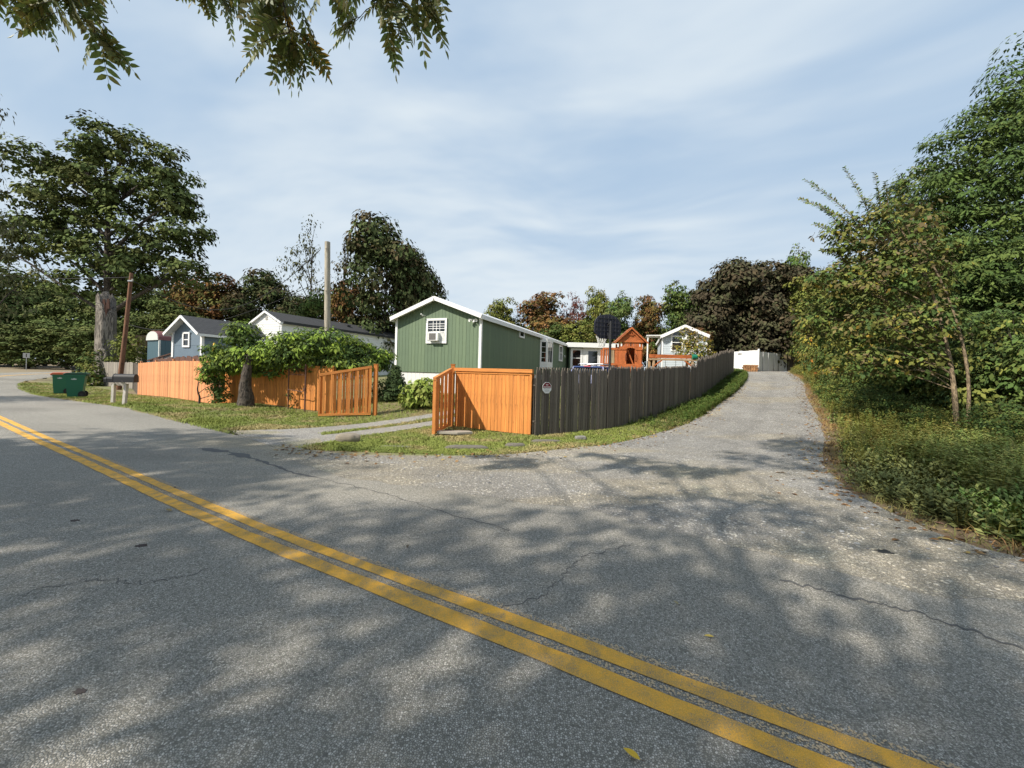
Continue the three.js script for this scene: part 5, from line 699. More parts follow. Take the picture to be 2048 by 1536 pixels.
backTree('green', 'green_tree', 'bright green tree top behind the purple maple', 1585, 498, 60, 90, null, K.green); backTree('olive', 'olive_tree', 'low yellow green tree under the red tree behind the annex', 1165, 640, 50, 90, null, K.olive); backTree('green', 'green_tree', 'low green bush tree behind the backboard net', 1105, 650, 52, 80, null, K.green);
for (const [px, py, D, w] of [[1035, 640, 64, 100], [1215, 630, 64, 110], [1300, 640, 62, 100], [1420, 620, 62, 110]]) backTree('dark', 'shade_tree', 'leafy green tree half hidden in the gaps behind the yard', px, py, D, w, 'half hidden trees behind the yard', K.dark, 0.5);
backTree('purple', 'purple_maple', 'large dense purple leaved maple at the head of the lane', 1480, 512, 43, 165, null, K.purple, 1.2); backTree('purple', 'purple_maple', 'second purple leaved maple overlapping the large one above the white fence', 1555, 535, 46, 150, null, K.purple, 1.2); backTree('russet', 'russet_tree', 'small rusty tree over the right corner of the pale blue home', 1400, 655, 41, 60, null, K.russet);
for (const [px, py, D, w] of [[1625, 560, 40, 130], [1670, 585, 34, 130]]) backTree('olive', 'olive_tree', 'yellow green roadside tree by the head of the lane', px, py, D, w, 'roadside trees by the lane head', K.olive, 0.6);

// wisteria over the fence
{
  const D = 15.95, g = [survey(490, 806, 15.3).x], b = onGround(g[0], 15.3);
  tree('wisteria', 'thick wisteria with spreading leafy canopy trained over the orange fence', b, { category: 'vine', seed: 71, radius: 0.36, limb: 0.08, low: 13, fork: 2.0, stem: [[0, -0.2, 0], [0.05, 0.25, 0], [0.0, 0.8, 0], [0.05, 1.3, 0], [0.1, 2.1, -0.1]], bark: M.bark, size: 0.16, clump: 0.24, leaves: 24, aspect: 0.42, droop: -0.5, cols: LIME.concat(GREEN), vary: 0.5, mat: M.leaf,
    lobes: lobesAt(b, [[487, 672, D, 0.55, 0.6, 0.6, 60], [450, 722, D, 0.75, 0.5, 0.7, 70], [425, 742, D, 0.35, 0.4, 0.4, 24], [515, 712, D, 0.9, 0.6, 0.9, 100], [565, 700, D + 0.1, 0.9, 0.7, 1.0, 110], [615, 690, D, 0.9, 0.65, 1.0, 110], [665, 688, D + 0.4, 0.9, 0.6, 1.0, 120], [700, 705, D + 0.6, 0.8, 0.6, 0.8, 100], [740, 710, D + 1.3, 0.75, 0.5, 0.6, 80], [766, 716, D + 1.8, 0.42, 0.46, 0.4, 38], [600, 722, D + 0.1, 0.9, 0.4, 0.6, 70], [670, 728, D + 0.2, 0.9, 0.36, 0.6, 64], [540, 735, D + 0.1, 0.8, 0.36, 0.5, 50], [725, 730, D + 0.4, 0.6, 0.35, 0.5, 40], [440, 700, D + 0.2, 0.5, 0.3, 0.5, 24]]) });
  const gi = ground(437, 806), bi = onGround(gi[0], 16.1); tree('ivy', 'dark ivy hanging down the end of the cedar fence', bi, { category: 'vine', seed: 73, radius: 0.05, fork: 0.6, size: 0.1, clump: 0.16, leaves: 14, cols: GREEN, lobes: lobesAt(bi, [[436, 765, 16.1, 0.26, 0.5, 0.3, 40], [440, 790, 16.1, 0.22, 0.35, 0.3, 26], [428, 750, 16.1, 0.3, 0.3, 0.3, 22]]) });
  const gs = ground(583, 818), bs = onGround(gs[0], gs[1]); tree('fence_seedling', 'thin weedy seedling at the foot of the pipe gate', bs, { category: 'plant', seed: 75, radius: 0.01, fork: 0.2, top: v3(-0.05, 0.75, 0), size: 0.09, clump: 0.07, leaves: 5, cols: GREEN, lobes: [{ c: [0, 0.2, 0], r: [0.15, 0.15, 0.1], n: 5 }, { c: [-0.08, 0.55, 0], r: [0.12, 0.2, 0.1], n: 6 }] });
}
// bushes in front of the green home
{
  const g = [survey(790, 797, 16.7).x], b = onGround(g[0], 16.7), lobes = []; for (let k = 0; k < 9; k++) lobes.push({ c: [0, 0.15 + k * 0.15, 0], r: [0.52 * Math.pow(1 - k / 9.5, 0.75), 0.14, 0.52 * Math.pow(1 - k / 9.5, 0.75)], n: Math.round(90 * (1 - k / 10)) });
  tree('cone_conifer', 'dark green cone shaped dwarf conifer at the white skirting', b, { category: 'bush', seed: 81, radius: 0.06, fork: 0.3, top: v3(0, 1.2, 0), size: 0.1, clump: 0.1, leaves: 20, aspect: 0.4, droop: 0.4, shell: 0.25, cols: [[0.06, 0.095, 0.035], [0.075, 0.11, 0.04], [0.055, 0.085, 0.035]], lobes });
  const g2 = [survey(842, 804, 15.3).x], b2 = onGround(g2[0], 15.3); tree('hydrangea', 'bright yellow green broad leaved hydrangea beside the dwarf conifer', b2, { category: 'bush', seed: 83, radius: 0.03, fork: 0.2, top: v3(0, 0.7, 0), size: 0.17, clump: 0.13, leaves: 9, aspect: 0.65, shell: 0.3, droop: -0.4, cols: [[0.26, 0.32, 0.06], [0.22, 0.29, 0.06], [0.3, 0.34, 0.09]], vary: 0.4, odd: { p: 0.03, cols: [[0.45, 0.45, 0.3]] }, mat: M.leaf, lobes: [{ c: [0, 0.55, 0], r: [0.75, 0.52, 0.6], n: 130 }, { c: [0.25, 0.75, 0], r: [0.45, 0.4, 0.4], n: 50 }, { c: [-0.35, 0.4, 0.1], r: [0.4, 0.35, 0.4], n: 40 }] });
  const g3 = ground(766, 792), b3 = onGround(g3[0], 18.2); tree('small_bush', 'small dark bush behind the slanted gate post', b3, { category: 'bush', seed: 85, radius: 0.03, fork: 0.2, size: 0.09, clump: 0.15, leaves: 16, cols: DARK, lobes: [{ c: [0, 0.4, 0], r: [0.4, 0.42, 0.4], n: 50 }] });
  const D4 = 32, s4 = survey(1395, 705, D4), b4 = onGround(s4.x, D4); tree('flowering_shrub', 'loose shrub with pale flowers before the pale blue mobile home', b4, { category: 'bush', seed: 87, radius: 0.07, fork: 1.4, size: 0.17, clump: 0.3, leaves: 18, cols: OLIVE.concat(YELLOW), odd: { p: 0.14, cols: [[0.6, 0.55, 0.45], [0.5, 0.42, 0.36]] }, lobes: lobesAt(b4, [[1378, 672, D4, 0.7, 0.7, 0.7, 26], [1395, 690, D4, 0.9, 0.9, 0.8, 44], [1370, 700, D4, 0.8, 0.6, 0.8, 30], [1410, 700, D4, 0.7, 0.7, 0.7, 26], [1400, 720, D4, 0.9, 0.7, 0.7, 26]]) });
  const g5 = ground(186, 771), b5 = onGround(g5[0], 29.2); tree('ivy_shrub', 'leafy shrub and ivy at the left foot of the broken trunk', b5, { category: 'bush', seed: 89, radius: 0.06, fork: 0.6, size: 0.2, clump: 0.3, leaves: 18, cols: GREEN.concat(OLIVE), lobes: lobesAt(b5, [[180, 745, 29.2, 0.6, 0.8, 0.6, 30], [192, 760, 29.2, 0.5, 0.6, 0.5, 22], [176, 725, 29.4, 0.5, 0.5, 0.5, 16], [188, 715, 29.8, 0.35, 0.6, 0.4, 14]]) });
  const s6 = survey(255, 700, 31), b6 = onGround(s6.x, 31); tree('roadside_shrub', 'yellowish tangled shrub between the broken trunk and the tan house', b6, { category: 'bush', seed: 91, radius: 0.08, fork: 1.5, size: 0.22, clump: 0.35, leaves: 16, cols: OLIVE, lobes: lobesAt(b6, [[258, 690, 31, 0.9, 1, 0.8, 30], [250, 720, 31, 1, 1, 0.9, 34], [272, 705, 32, 0.8, 0.7, 0.8, 20]]) });
}
// elm sapling with long leafy shoots
{
  const g = ground(1915, 886), b = onGround(g[0], g[1]), D = g[1];
  const t = tree('elm_sapling', 'slender twin stemmed elm with yellowing leaves leaning over the lane verge', b, { seed: 101, radius: 0.062, fork: 2, stem: [[0, -0.2, 0], ...localTo(b, [[1912, 830, D], [1906, 760, D + 0.05], [1893, 690, D + 0.15], [1872, 610, D + 0.3], [1842, 530, D + 0.5], [1800, 455, D + 0.7]])], twin: [0.15, 0.03], bark: M.barkTan, limb: 0.25, size: 0.115, clump: 0.25, leaves: 18, aspect: 0.58, droop: -0.3, vary: 0.8, cols: OLIVE.concat(GREEN, [[0.16, 0.135, 0.05], [0.14, 0.11, 0.055]]), odd: { p: 0.05, cols: YELLOW },
    lobes: lobesAt(b, [[1790, 470, D + 0.7, 0.8, 0.8, 0.8, 70], [1710, 470, D + 1.2, 0.75, 0.45, 0.7, 50], [1830, 540, D + 0.5, 0.9, 0.7, 0.8, 70], [1740, 560, D + 1, 0.9, 0.6, 0.8, 70], [1670, 560, D + 1.5, 0.7, 0.5, 0.7, 50], [1690, 640, D + 1.5, 0.9, 0.6, 0.8, 70], [1780, 640, D + 0.8, 0.9, 0.6, 0.8, 70], [1640, 630, D + 2, 0.6, 0.5, 0.6, 36], [1850, 650, D + 0.4, 0.7, 0.6, 0.7, 46], [1720, 720, D + 1.4, 0.8, 0.5, 0.7, 46], [1820, 730, D + 0.6, 0.7, 0.4, 0.6, 36]]) });
  // long shoots: alternate leaves along a twig
  const q = rng(103), lb = new LeafBuf(), tb = new TubeBuf(5), shoot = (a, c, n, cols) => { const A = SV(...a).sub(b), C = SV(...c).sub(b), pts = bend(A, C, 0.12, 10); tb.tube(pts, 0.012, 0.003); const dir = C.clone().sub(A).normalize(), side = dir.clone().cross(v3(0, 0, 1)).normalize(); for (let k = 0; k < n * 1.7; k++) { const t0 = Math.pow(k / n / 1.7, 0.9), p = A.clone().lerp(C, t0); p.y += 0.12 * Math.sin(Math.PI * t0); const s = k % 2 ? 1 : -1, ax = dir.clone().multiplyScalar(0.5).addScaledVector(side, s * 0.8).add(v3((q() - 0.5) * 0.7, -0.25 + (q() - 0.5) * 0.5, (q() - 0.5) * 0.9)).normalize(), nn = v3((q() - 0.5) * 1.2, 0.8, (q() - 0.2)).normalize(), dt = nn.dot(ax); nn.addScaledVector(ax, -dt).normalize(); const cc = pick(q, cols), z = 0.125 * (1.1 - 0.5 * t0) * (0.8 + 0.4 * q()), tn = 0.8 + 0.5 * q(); lb.leaf(p.x, p.y, p.z, ax.x, ax.y, ax.z, nn.x, nn.y, nn.z, z, z * 0.6, cc[0] * tn, cc[1] * tn, cc[2] * tn); } };
  const sc = OLIVE.concat(GREEN);
  for (const [a, c, n] of [[[1770, 500, D + 0.9], [1688, 334, D + 1.2], 60], [[1750, 480, D + 1], [1608, 358, D + 1.5], 66], [[1730, 470, D + 1.1], [1596, 397, D + 1.6], 60], [[1770, 470, D + 0.9], [1748, 344, D + 1], 44], [[1780, 460, D + 0.8], [1770, 362, D + 0.8], 40], [[1720, 500, D + 1.2], [1626, 448, D + 1.6], 44], [[1700, 560, D + 1.4], [1660, 488, D + 1.6], 36], [[1690, 590, D + 1.5], [1608, 562, D + 2], 40], [[1670, 650, D + 1.8], [1600, 600, D + 2.2], 40], [[1690, 470, D + 1.3], [1640, 415, D + 1.5], 40], [[1790, 470, D + 0.7], [1720, 392, D + 1], 44], [[1850, 560, D + 0.4], [1790, 400, D + 0.6], 50], [[1700, 530, D + 1.4], [1640, 500, D + 1.7], 36], [[1680, 620, D + 1.6], [1590, 640, D + 2.2], 40]]) shoot(a, c, n, sc);
  // bare side twigs low on the stems
  for (const [a, c] of [[[1900, 745, D], [1730, 690, D + 0.3]], [[1902, 750, D], [1760, 640, D + 0.2]], [[1895, 710, D + 0.1], [1790, 590, D]], [[1900, 760, D], [1820, 740, D - 0.3]]]) tb.tube(bend(SV(...a).sub(b), SV(...c).sub(b), 0.08, 8), 0.012, 0.003);
  part(t, 'long_shoots', lb.geo(), M.leaf); part(t, 'twigs', tb.geo(), M.barkTan);
}
// black locusts, dense fine foliage
{
  const b = onGround(16.2, 12.4);
  tree('locust_tree', 'big dense locust with fine green foliage filling the right side of the lane', b, { seed: 111, radius: 0.2, fork: 3, top: v3(0.2, 9, 0.1), bark: M.bark, size: 0.13, clump: 0.38, leaves: 40, aspect: 0.42, flat: 0.45, droop: -0.35, vary: 0.6, cols: GREEN,
    lobes: lobesAt(b, [[2055, 165, 12, 1.1, 1.2, 1.2, 60], [2000, 245, 12.2, 1.1, 0.9, 1.2, 70], [2060, 290, 12, 1.4, 1.2, 1.3, 80], [1925, 310, 12.4, 1.0, 0.75, 1.1, 64], [1975, 365, 12, 1.4, 1.0, 1.3, 100], [1905, 395, 12.2, 1.0, 0.7, 1.1, 70], [2050, 430, 11.6, 1.4, 1.1, 1.3, 100], [1940, 470, 12, 1.3, 1.0, 1.3, 100], [1860, 470, 12.8, 0.8, 0.8, 1.0, 56], [2010, 540, 11.4, 1.4, 1.0, 1.2, 100], [1915, 560, 12, 1.2, 0.9, 1.2, 84], [1960, 640, 11.6, 1.3, 0.9, 1.2, 90], [2055, 650, 11, 1.3, 1.0, 1.2, 90], [1890, 660, 12.4, 1.0, 0.8, 1.1, 60], [2000, 730, 11.2, 1.2, 0.7, 1.1, 70], [2120, 350, 11.5, 1.6, 1.6, 1.5, 80], [2130, 560, 11, 1.5, 1.5, 1.5, 80], [2140, 180, 12, 1.6, 1.5, 1.5, 70]]) });
  const b2 = onGround(19.5, 17.5); tree('locust_tree', 'second locust further up the lane behind the elm shoots', b2, { seed: 113, radius: 0.16, fork: 3, bark: M.bark, size: 0.18, clump: 0.46, leaves: 30, aspect: 0.45, flat: 0.5, cols: GREEN.concat(OLIVE, DARK), lobes: lobesAt(b2, [[1800, 420, 17.5, 1.2, 1.0, 1.3, 50], [1850, 380, 17.5, 1.3, 1.1, 1.3, 54], [1770, 500, 17.5, 1.4, 1.1, 1.4, 64], [1840, 500, 17, 1.5, 1.2, 1.4, 64], [1760, 590, 17.5, 1.6, 1.1, 1.4, 64], [1850, 600, 17, 1.6, 1.3, 1.4, 64], [1720, 650, 18, 1.6, 1.1, 1.4, 60], [1820, 690, 17, 1.6, 1.0, 1.4, 60], [1700, 560, 19, 1.2, 1, 1.2, 40]]) });
  const D = 24, s = survey(1790, 740, D), b3 = onGround(s.x, D), lobes = []; const topY = survey(1790, 362, D).y - b3.y; for (let k = 0; k < 12; k++) lobes.push({ c: [0, lerp(1.5, topY - 0.3, k / 11), 0], r: [2.4 * (1 - k / 12.4), 0.35, 2.4 * (1 - k / 12.4)], n: 34 }); tree('young_pine', 'young pine with feathery top poking up between locust and elm', b3, { seed: 115, radius: 0.12, fork: 2, top: v3(0, topY - 0.2, 0), size: 0.22, clump: 0.3, leaves: 20, aspect: 0.14, droop: 0.5, cols: [[0.05, 0.075, 0.035], [0.06, 0.085, 0.04]], lobes });
}
// shrubs along the right of the lane
{
  const shrubO = (seed, cols, odd) => ({ category: 'bush', seed, radius: 0.04, fork: 0.5, top: v3(0, 1.2, 0), size: 0.085, clump: 0.24, leaves: 26, aspect: 0.56, vary: 0.8, cols, odd, lobes: [{ c: [0, 0.75, 0], r: [1.0, 0.75, 0.9], n: 90 }, { c: [0.4, 1.25, 0.1], r: [0.65, 0.55, 0.6], n: 50 }, { c: [-0.5, 1.0, -0.1], r: [0.6, 0.6, 0.6], n: 46 }, { c: [0.1, 1.65, -0.2], r: [0.45, 0.4, 0.45], n: 26 }] });
  const protoS = {};
  const shrub = (kind, label, px, D, s, group, o, off = 0) => { const x = survey(px, 760, D).x + off, p = onGround(x, D), turn = (px * 1.3 + D * 2) % 6.28; if (!protoS[kind]) { protoS[kind] = tree('thicket_shrub', label, p, o(), group); protoS[kind].rotation.y = turn; protoS[kind].scale.set(...s); } else copyTree(protoS[kind], 'thicket_shrub', label, p, s, turn, group); };
  const gS = () => shrubO(121, GREEN.concat(OLIVE.slice(0, 2))), oS = () => shrubO(123, OLIVE.concat(YELLOW.slice(0, 2), GREEN), { p: 0.08, cols: YELLOW.concat([[0.3, 0.13, 0.03]]) }), dS = () => shrubO(125, DARK);
  for (const [px, D, s] of [[1655, 24, 1.5], [1640, 29, 1.5], [1690, 19.5, 1.6], [1720, 16.5, 1.35], [1765, 14.5, 1.2], [1640, 35, 2.0]]) shrub('o', 'yellowing thicket shrub along the lane edge under the elm shoots', px, D, [s, s * 1.35, s], 'yellowing shrubs along the lane', oS);
  for (const [px, D, s] of [[1745, 18.5, 2.1], [1810, 15.5, 1.9], [1850, 13, 1.5], [1960, 10.6, 1.25], [2045, 9.2, 1.3], [1800, 12.6, 1.1], [1700, 23, 2.2], [1660, 31, 2.4], [1880, 16.5, 2.3]]) shrub('g', 'green thicket shrub in the bank right of the lane', px, D, [s, s * 1.2, s], 'green shrubs right of the lane', gS);
  for (const [px, D, s] of [[1700, 14.2, 0.75], [1735, 12.2, 0.6], [1790, 10.8, 0.6], [1850, 9.6, 0.5], [1990, 8.2, 0.62], [2040, 7.2, 0.6], [1900, 7.6, 0.4], [1960, 6.4, 0.36], [1670, 17.2, 0.8]]) shrub('g', 'low green bush among the weeds on the bank beside the gravel lane', px, D, [s, s * 0.9, s], 'low bushes on the bank', gS);
  for (const [px, D, s] of [[1940, 13.5, 1.9], [2030, 11.8, 1.9], [1990, 15, 2.4], [1860, 20, 2.8], [1760, 26, 3], [1930, 19, 3], [2090, 13.5, 2.6], [1690, 34, 3.2], [2120, 9.5, 1.6]]) shrub('d', 'dark shaded shrub deep in the bank behind the elm stems', px, D, [s, s * 1.1, s], 'dark shrubs deep in the bank', dS);
}
// ---------- ground plants (uncountable) ----------
function instanced(name, geo, mat, list, label, category) { const m = new THREE.InstancedMesh(geo, mat, list.length), mx = new THREE.Matrix4(), qt = new THREE.Quaternion(), e = new THREE.Euler(); m.name = name; list.forEach((p, i) => { e.set(p.tx ?? 0, p.r, p.tz ?? 0); qt.setFromEuler(e); mx.compose(v3(p.x, p.y, -p.D), qt, v3(p.s, p.s * (p.h ?? 1), p.s)); m.setMatrixAt(i, mx); m.setColorAt(i, p.c); }); scene.add(m); return stuff(m, label, category); }
function bladeTuft(n, h, w, spread, seed, lean = 0.5) { const q = rng(seed), p = [], nn = [], c = [], idx = []; for (let k = 0; k < n; k++) { const a = q() * 6.28, r = spread * Math.sqrt(q()), x = Math.cos(a) * r, z = Math.sin(a) * r, th = q() * 6.28, hh = h * (0.5 + 0.7 * q()), l = lean * (0.3 + q()) * hh, dx = Math.cos(th), dz = Math.sin(th), ww = w * (0.7 + 0.6 * q()), i = p.length / 3, t = 0.8 + 0.4 * q(); p.push(x - dz * ww, -0.01, z + dx * ww, x + dz * ww, -0.01, z - dx * ww, x + dx * l * 0.35 - dz * ww * 0.8, hh * 0.6, z + dz * l * 0.35 + dx * ww * 0.8, x + dx * l * 0.35 + dz * ww * 0.8, hh * 0.6, z + dz * l * 0.35 - dx * ww * 0.8, x + dx * l, hh, z + dz * l); for (let m = 0; m < 5; m++) { nn.push(-dx * 0.45, 0.8, -dz * 0.45); c.push(t, t, t); } idx.push(i, i + 3, i + 1, i, i + 2, i + 3, i + 2, i + 4, i + 3); } const g = new THREE.BufferGeometry(); g.setAttribute('position', new THREE.Float32BufferAttribute(p, 3)); g.setAttribute('normal', new THREE.Float32BufferAttribute(nn, 3)); g.setAttribute('color', new THREE.Float32BufferAttribute(c, 3)); g.setIndex(idx); return g; }
const lawn = [], verge = [], weeds = [], cover = [], dryg = [], stones = [], litter = [];
{
  const q = rng(201), GR = (x, D) => { const a = fbm(x * 0.8, D * 0.8, 3, 3), d = sstep(0.5, 0.72, fbm(x * 1.5, D * 1.5, 3, 15)); const t = 0.8 + 0.5 * q(); return col(lerp(lerp(0.16, 0.21, a), 0.34, d * 0.85) * t, lerp(lerp(0.2, 0.235, a), 0.27, d * 0.85) * t, lerp(0.055, 0.12, d) * t); };
  const open = (x, D) => !paved(x, D);
  for (let k = 0; k < 80000 && lawn.length < 36000; k++) { // lawn and island
    const D = 8 + 21 * Math.pow(q(), 1.5), x = lerp(-1.45 * D, 5, q()); const n = roadOffset(x, D); if (n < FAR - 0.05 || !open(x, D) || D > 19 && x > -8) continue; if (D > (x < -12.7 ? 16.5 - (x + 12.7) * 0.655 : x < -7 ? 16.6 - (x + 12.6) * 0.24 : 18.6)) continue;
    const edge = sstep(4.2, 3.0, n); lawn.push({ x, D, y: H(x, D), r: q() * 6.28, s: 0.7 + 0.6 * q() + edge * 0.2, h: 0.8 + edge * 0.5 * q() + 0.5 * sstep(0.6, 0.8, noise(x * 1.3, D * 1.3, 5)), c: GR(x, D) });
  }
  for (let k = 0; k < 9000; k++) { // strip between the dark fence and the lane
    const t = q(), i = Math.floor(lerp(49, 181, t)), a = laneL[i], o = Math.pow(q(), 1.2), f = [[0.66, 10.68], [3.11, 12.3], [7.96, 16.7], [16.86, 29.5], [20, 34]]; let fx = a[0] - 1.2, fD = a[1] + 1.0; let best = 1e9; for (let m = 0; m < 4; m++) for (let u = 0; u <= 1; u += 0.1) { const X = lerp(f[m][0], f[m + 1][0], u), Y = lerp(f[m][1], f[m + 1][1], u), e = Math.hypot(X - a[0], Y - a[1]); if (e < best) { best = e; fx = X; fD = Y; } }
    const x = lerp(a[0], fx, o) + (q() - 0.5) * 0.35, D = lerp(a[1], fD, o) + (q() - 0.5) * 0.35; if (!open(x, D)) continue; const wild = sstep(12.5, 16, D);
    if (q() < 0.25 + 0.5 * wild) verge.push({ x, D, y: H(x, D), r: q() * 6.28, s: 0.4 + 0.4 * wild * q(), h: 0.7 + 0.4 * q(), c: col(0.1 + 0.06 * q(), 0.15 + 0.06 * q(), 0.045) }); else lawn.push({ x, D, y: H(x, D), r: q() * 6.28, s: 0.9 + 0.5 * q(), h: 1 + wild, c: GR(x, D) });
  }
  const inw = i => { const a = laneR[Math.max(0, i - 1)], b = laneR[Math.min(laneR.length - 1, i + 1)], l = Math.hypot(b[0] - a[0], b[1] - a[1]); return [(b[1] - a[1]) / l, -(b[0] - a[0]) / l]; };
  for (let k = 0; k < 26000; k++) { // bank right of the lane
    const i = Math.floor(Math.pow(q(), 1.25) * 190), a = laneR[i], nrm = inw(i), far = i > 98, o = (far ? 2.6 : 5.5) * Math.pow(q(), 0.8) , x = a[0] + nrm[0] * o + (q() - 0.5) * 0.3, D = a[1] + nrm[1] * o + (q() - 0.5) * 0.3; if (!open(x, D) || roadOffset(x, D) < FAR) continue;
    const pn = fbm(x * 0.5, D * 0.5, 3, 77), y = H(x, D), r = q() * 6.28;
    if (o < 0.15 + 0.45 * pn) dryg.push({ x, D, y, r, s: 0.8 + 0.8 * q(), h: 0.5 + 0.5 * q(), c: pn > 0.45 ? col(0.25 + 0.1 * q(), 0.17 + 0.06 * q(), 0.08) : col(0.18, 0.17, 0.06) });
    else if (q() < 0.55 && (D > 6.5 || o > 1.6)) weeds.push({ x, D, y, r, s: (0.42 + 0.42 * q()) * sstep(0.2, 1.8, o + (D > 7 ? 0.9 : 0)), h: 0.8 + 0.4 * q(), c: D > 7.5 ? col(0.24 + 0.12 * q(), 0.25 + 0.08 * q(), 0.075) : col(0.18 + 0.07 * q(), 0.21 + 0.06 * q(), 0.07) });
    else cover.push({ x, D, y, r, s: 0.6 + 0.7 * q(), h: 0.7 + 0.8 * q(), c: pn > 0.5 ? col(0.14 + 0.07 * q(), 0.2 + 0.06 * q(), 0.065) : col(0.19, 0.2, 0.07) });
    if (q() < 0.25) dryg.push({ x, D, y, r, s: 0.7 + 0.6 * q(), h: 0.7, c: col(0.32, 0.26, 0.11) });
  }
  for (let k = 0; k < 2600; k++) { // fallen leaves blown to the edges
    const right = q() < 0.65, i = Math.floor(q() * (right ? 150 : 110)), a = right ? laneR[i] : laneL[i], nrm = right ? inw(i) : [-0.3, 0.9], o = (q() - 0.45) * (q() < 0.8 ? 0.8 : 2.2), x = a[0] + nrm[0] * o, D = a[1] + nrm[1] * o, w = q(); litter.push({ x, D, y: H(x, D) + 0.02, r: q() * 6.28, tx: (q() - 0.5) * 0.7, tz: (q() - 0.5) * 0.7, s: 0.6 + 0.7 * q(), c: w < 0.5 ? col(0.2, 0.11, 0.05) : w < 0.8 ? col(0.3, 0.19, 0.09) : col(0.42, 0.3, 0.1) });
  }
  for (let k = 0; k < 7000; k++) { // loose stones on the lane, most along its edges
    const i = Math.floor(q() * 181), u = q() < 0.45 ? (q() < 0.5 ? q() * 0.1 : 1 - q() * 0.1) : q(), x = lerp(laneL[i][0], laneR[i][0], u) + (q() - 0.5) * 0.6, D = lerp(laneL[i][1], laneR[i][1], u) + (q() - 0.5) * 0.6, v = 0.16 + 0.34 * q() * q(); stones.push({ x, D, y: H(x, D) + 0.012, r: q() * 6.28, s: 0.009 + 0.024 * q() * q(), h: 0.6, c: col(v, v * 0.98, v * 0.95) });
  }
}
{ const b = new LeafBuf(); b.leaf6(0, 0, 0, v3(0, 0, 1), v3(0, 1, 0), 0.075, 0.042, [1, 1, 1], 1); instanced('leaf_litter', b.geo(), M.grass, litter, 'brown fallen leaves along the lane and island edges', 'leaf litter'); }
instanced('lawn_grass', bladeTuft(9, 0.045, 0.005, 0.09, 3, 1.6), M.grass, lawn, 'short mown grass on the island and roadside lawn', 'grass');
function weedGeo(seed, n, h, leaf, asp, droop) { const q = rng(seed), lb = new LeafBuf(); for (let s = 0; s < 3; s++) { const a0 = q() * 6.28, lx = Math.cos(a0) * 0.12, lz = Math.sin(a0) * 0.12; for (let k = 0; k < n; k++) { const t = (k + q()) / n, a = q() * 6.28, nx = (q() - 0.5), nz = (q() - 0.5), l = Math.hypot(nx, 1, nz), z = leaf * (1.1 - 0.6 * t), tn = 0.75 + 0.5 * q(); lb.leaf(lx * (0.3 + t), h * (0.06 + 0.94 * t), lz * (0.3 + t), Math.cos(a) * 0.85, droop + 0.5 * t, Math.sin(a) * 0.85, nx / l, 1 / l, nz / l, z, z * asp, tn, tn, tn); } lb.leaf(lx * 0.3, 0, lz * 0.3, lx * 1.2, 0.98, lz * 1.2, 0.7, 0, 0.7, h, 0.006, 0.8, 0.7, 0.5); } return lb.geo(); }
instanced('fence_weeds', weedGeo(5, 14, 0.42, 0.13, 0.45, -0.1), M.grass, verge, 'rough weeds at the foot of the stockade fence', 'weeds');
instanced('tall_weeds', weedGeo(7, 24, 0.85, 0.15, 0.26, -0.25), M.grass, weeds, 'yellow green tall weeds on the bank right of the lane', 'weeds');
instanced('ground_cover', weedGeo(9, 13, 0.22, 0.085, 0.58, 0.1), M.grass, cover, 'low leafy ground cover on the bank right of the lane', 'ground cover');
instanced('dry_grass', bladeTuft(10, 0.11, 0.003, 0.1, 7, 1.8), M.grass, dryg, 'straw coloured dry grass along the lane edge', 'dry grass');
{ const g = new THREE.DodecahedronGeometry(1, 0); g.scale(1, 0.7, 0.85); const n = g.attributes.position.count, c = new Float32Array(n * 3).fill(1); g.setAttribute('color', new THREE.BufferAttribute(c, 3)); instanced('loose_gravel', g, new THREE.MeshStandardMaterial({ vertexColors: true, roughness: 0.95 }), stones, 'loose grey stones scattered over the gravel lane', 'gravel'); }

// ---------- walnut overhead and the roadside trees that shade the road ----------
function compound(lb, tb, q, p, dir, len, pairs, cols, tone) { // one feathered leaf: stalk and paired leaflets
  const side = dir.clone().cross(v3(q() - 0.5, 0.35, q() - 0.5)).normalize(), nrm = side.clone().cross(dir).normalize(), pts = [];
  for (let k = 0; k <= 5; k++) { const t = k / 5, o = p.clone().addScaledVector(dir, len * t); o.y -= 0.16 * len * t * t; pts.push(o); } tb.tube(pts, 0.0028, 0.0014);
  for (let k = 0; k <= pairs; k++) { const t = 0.16 + 0.84 * k / pairs, o = p.clone().addScaledVector(dir, len * t); o.y -= 0.16 * len * t * t; const L = len * 0.29 * (0.72 + 0.5 * Math.sin(Math.PI * t)) * (0.85 + 0.3 * q()); for (const s of k === pairs ? [0] : [-1, 1]) { const ax = dir.clone().multiplyScalar(s ? 0.42 : 1).addScaledVector(side, s * 0.9).add(v3(0, -0.25 - 0.15 * q(), 0)).normalize(), n2 = nrm.clone().add(v3((q() - 0.5) * 0.7, (q() - 0.5) * 0.7, (q() - 0.5) * 0.7)); n2.addScaledVector(ax, -n2.dot(ax)).normalize(); const c = pick(q, cols), tt = tone * (0.85 + 0.3 * q()); lb.leaf6(o.x, o.y, o.z, ax, n2, L, L * 0.4, c, tt); } }
}
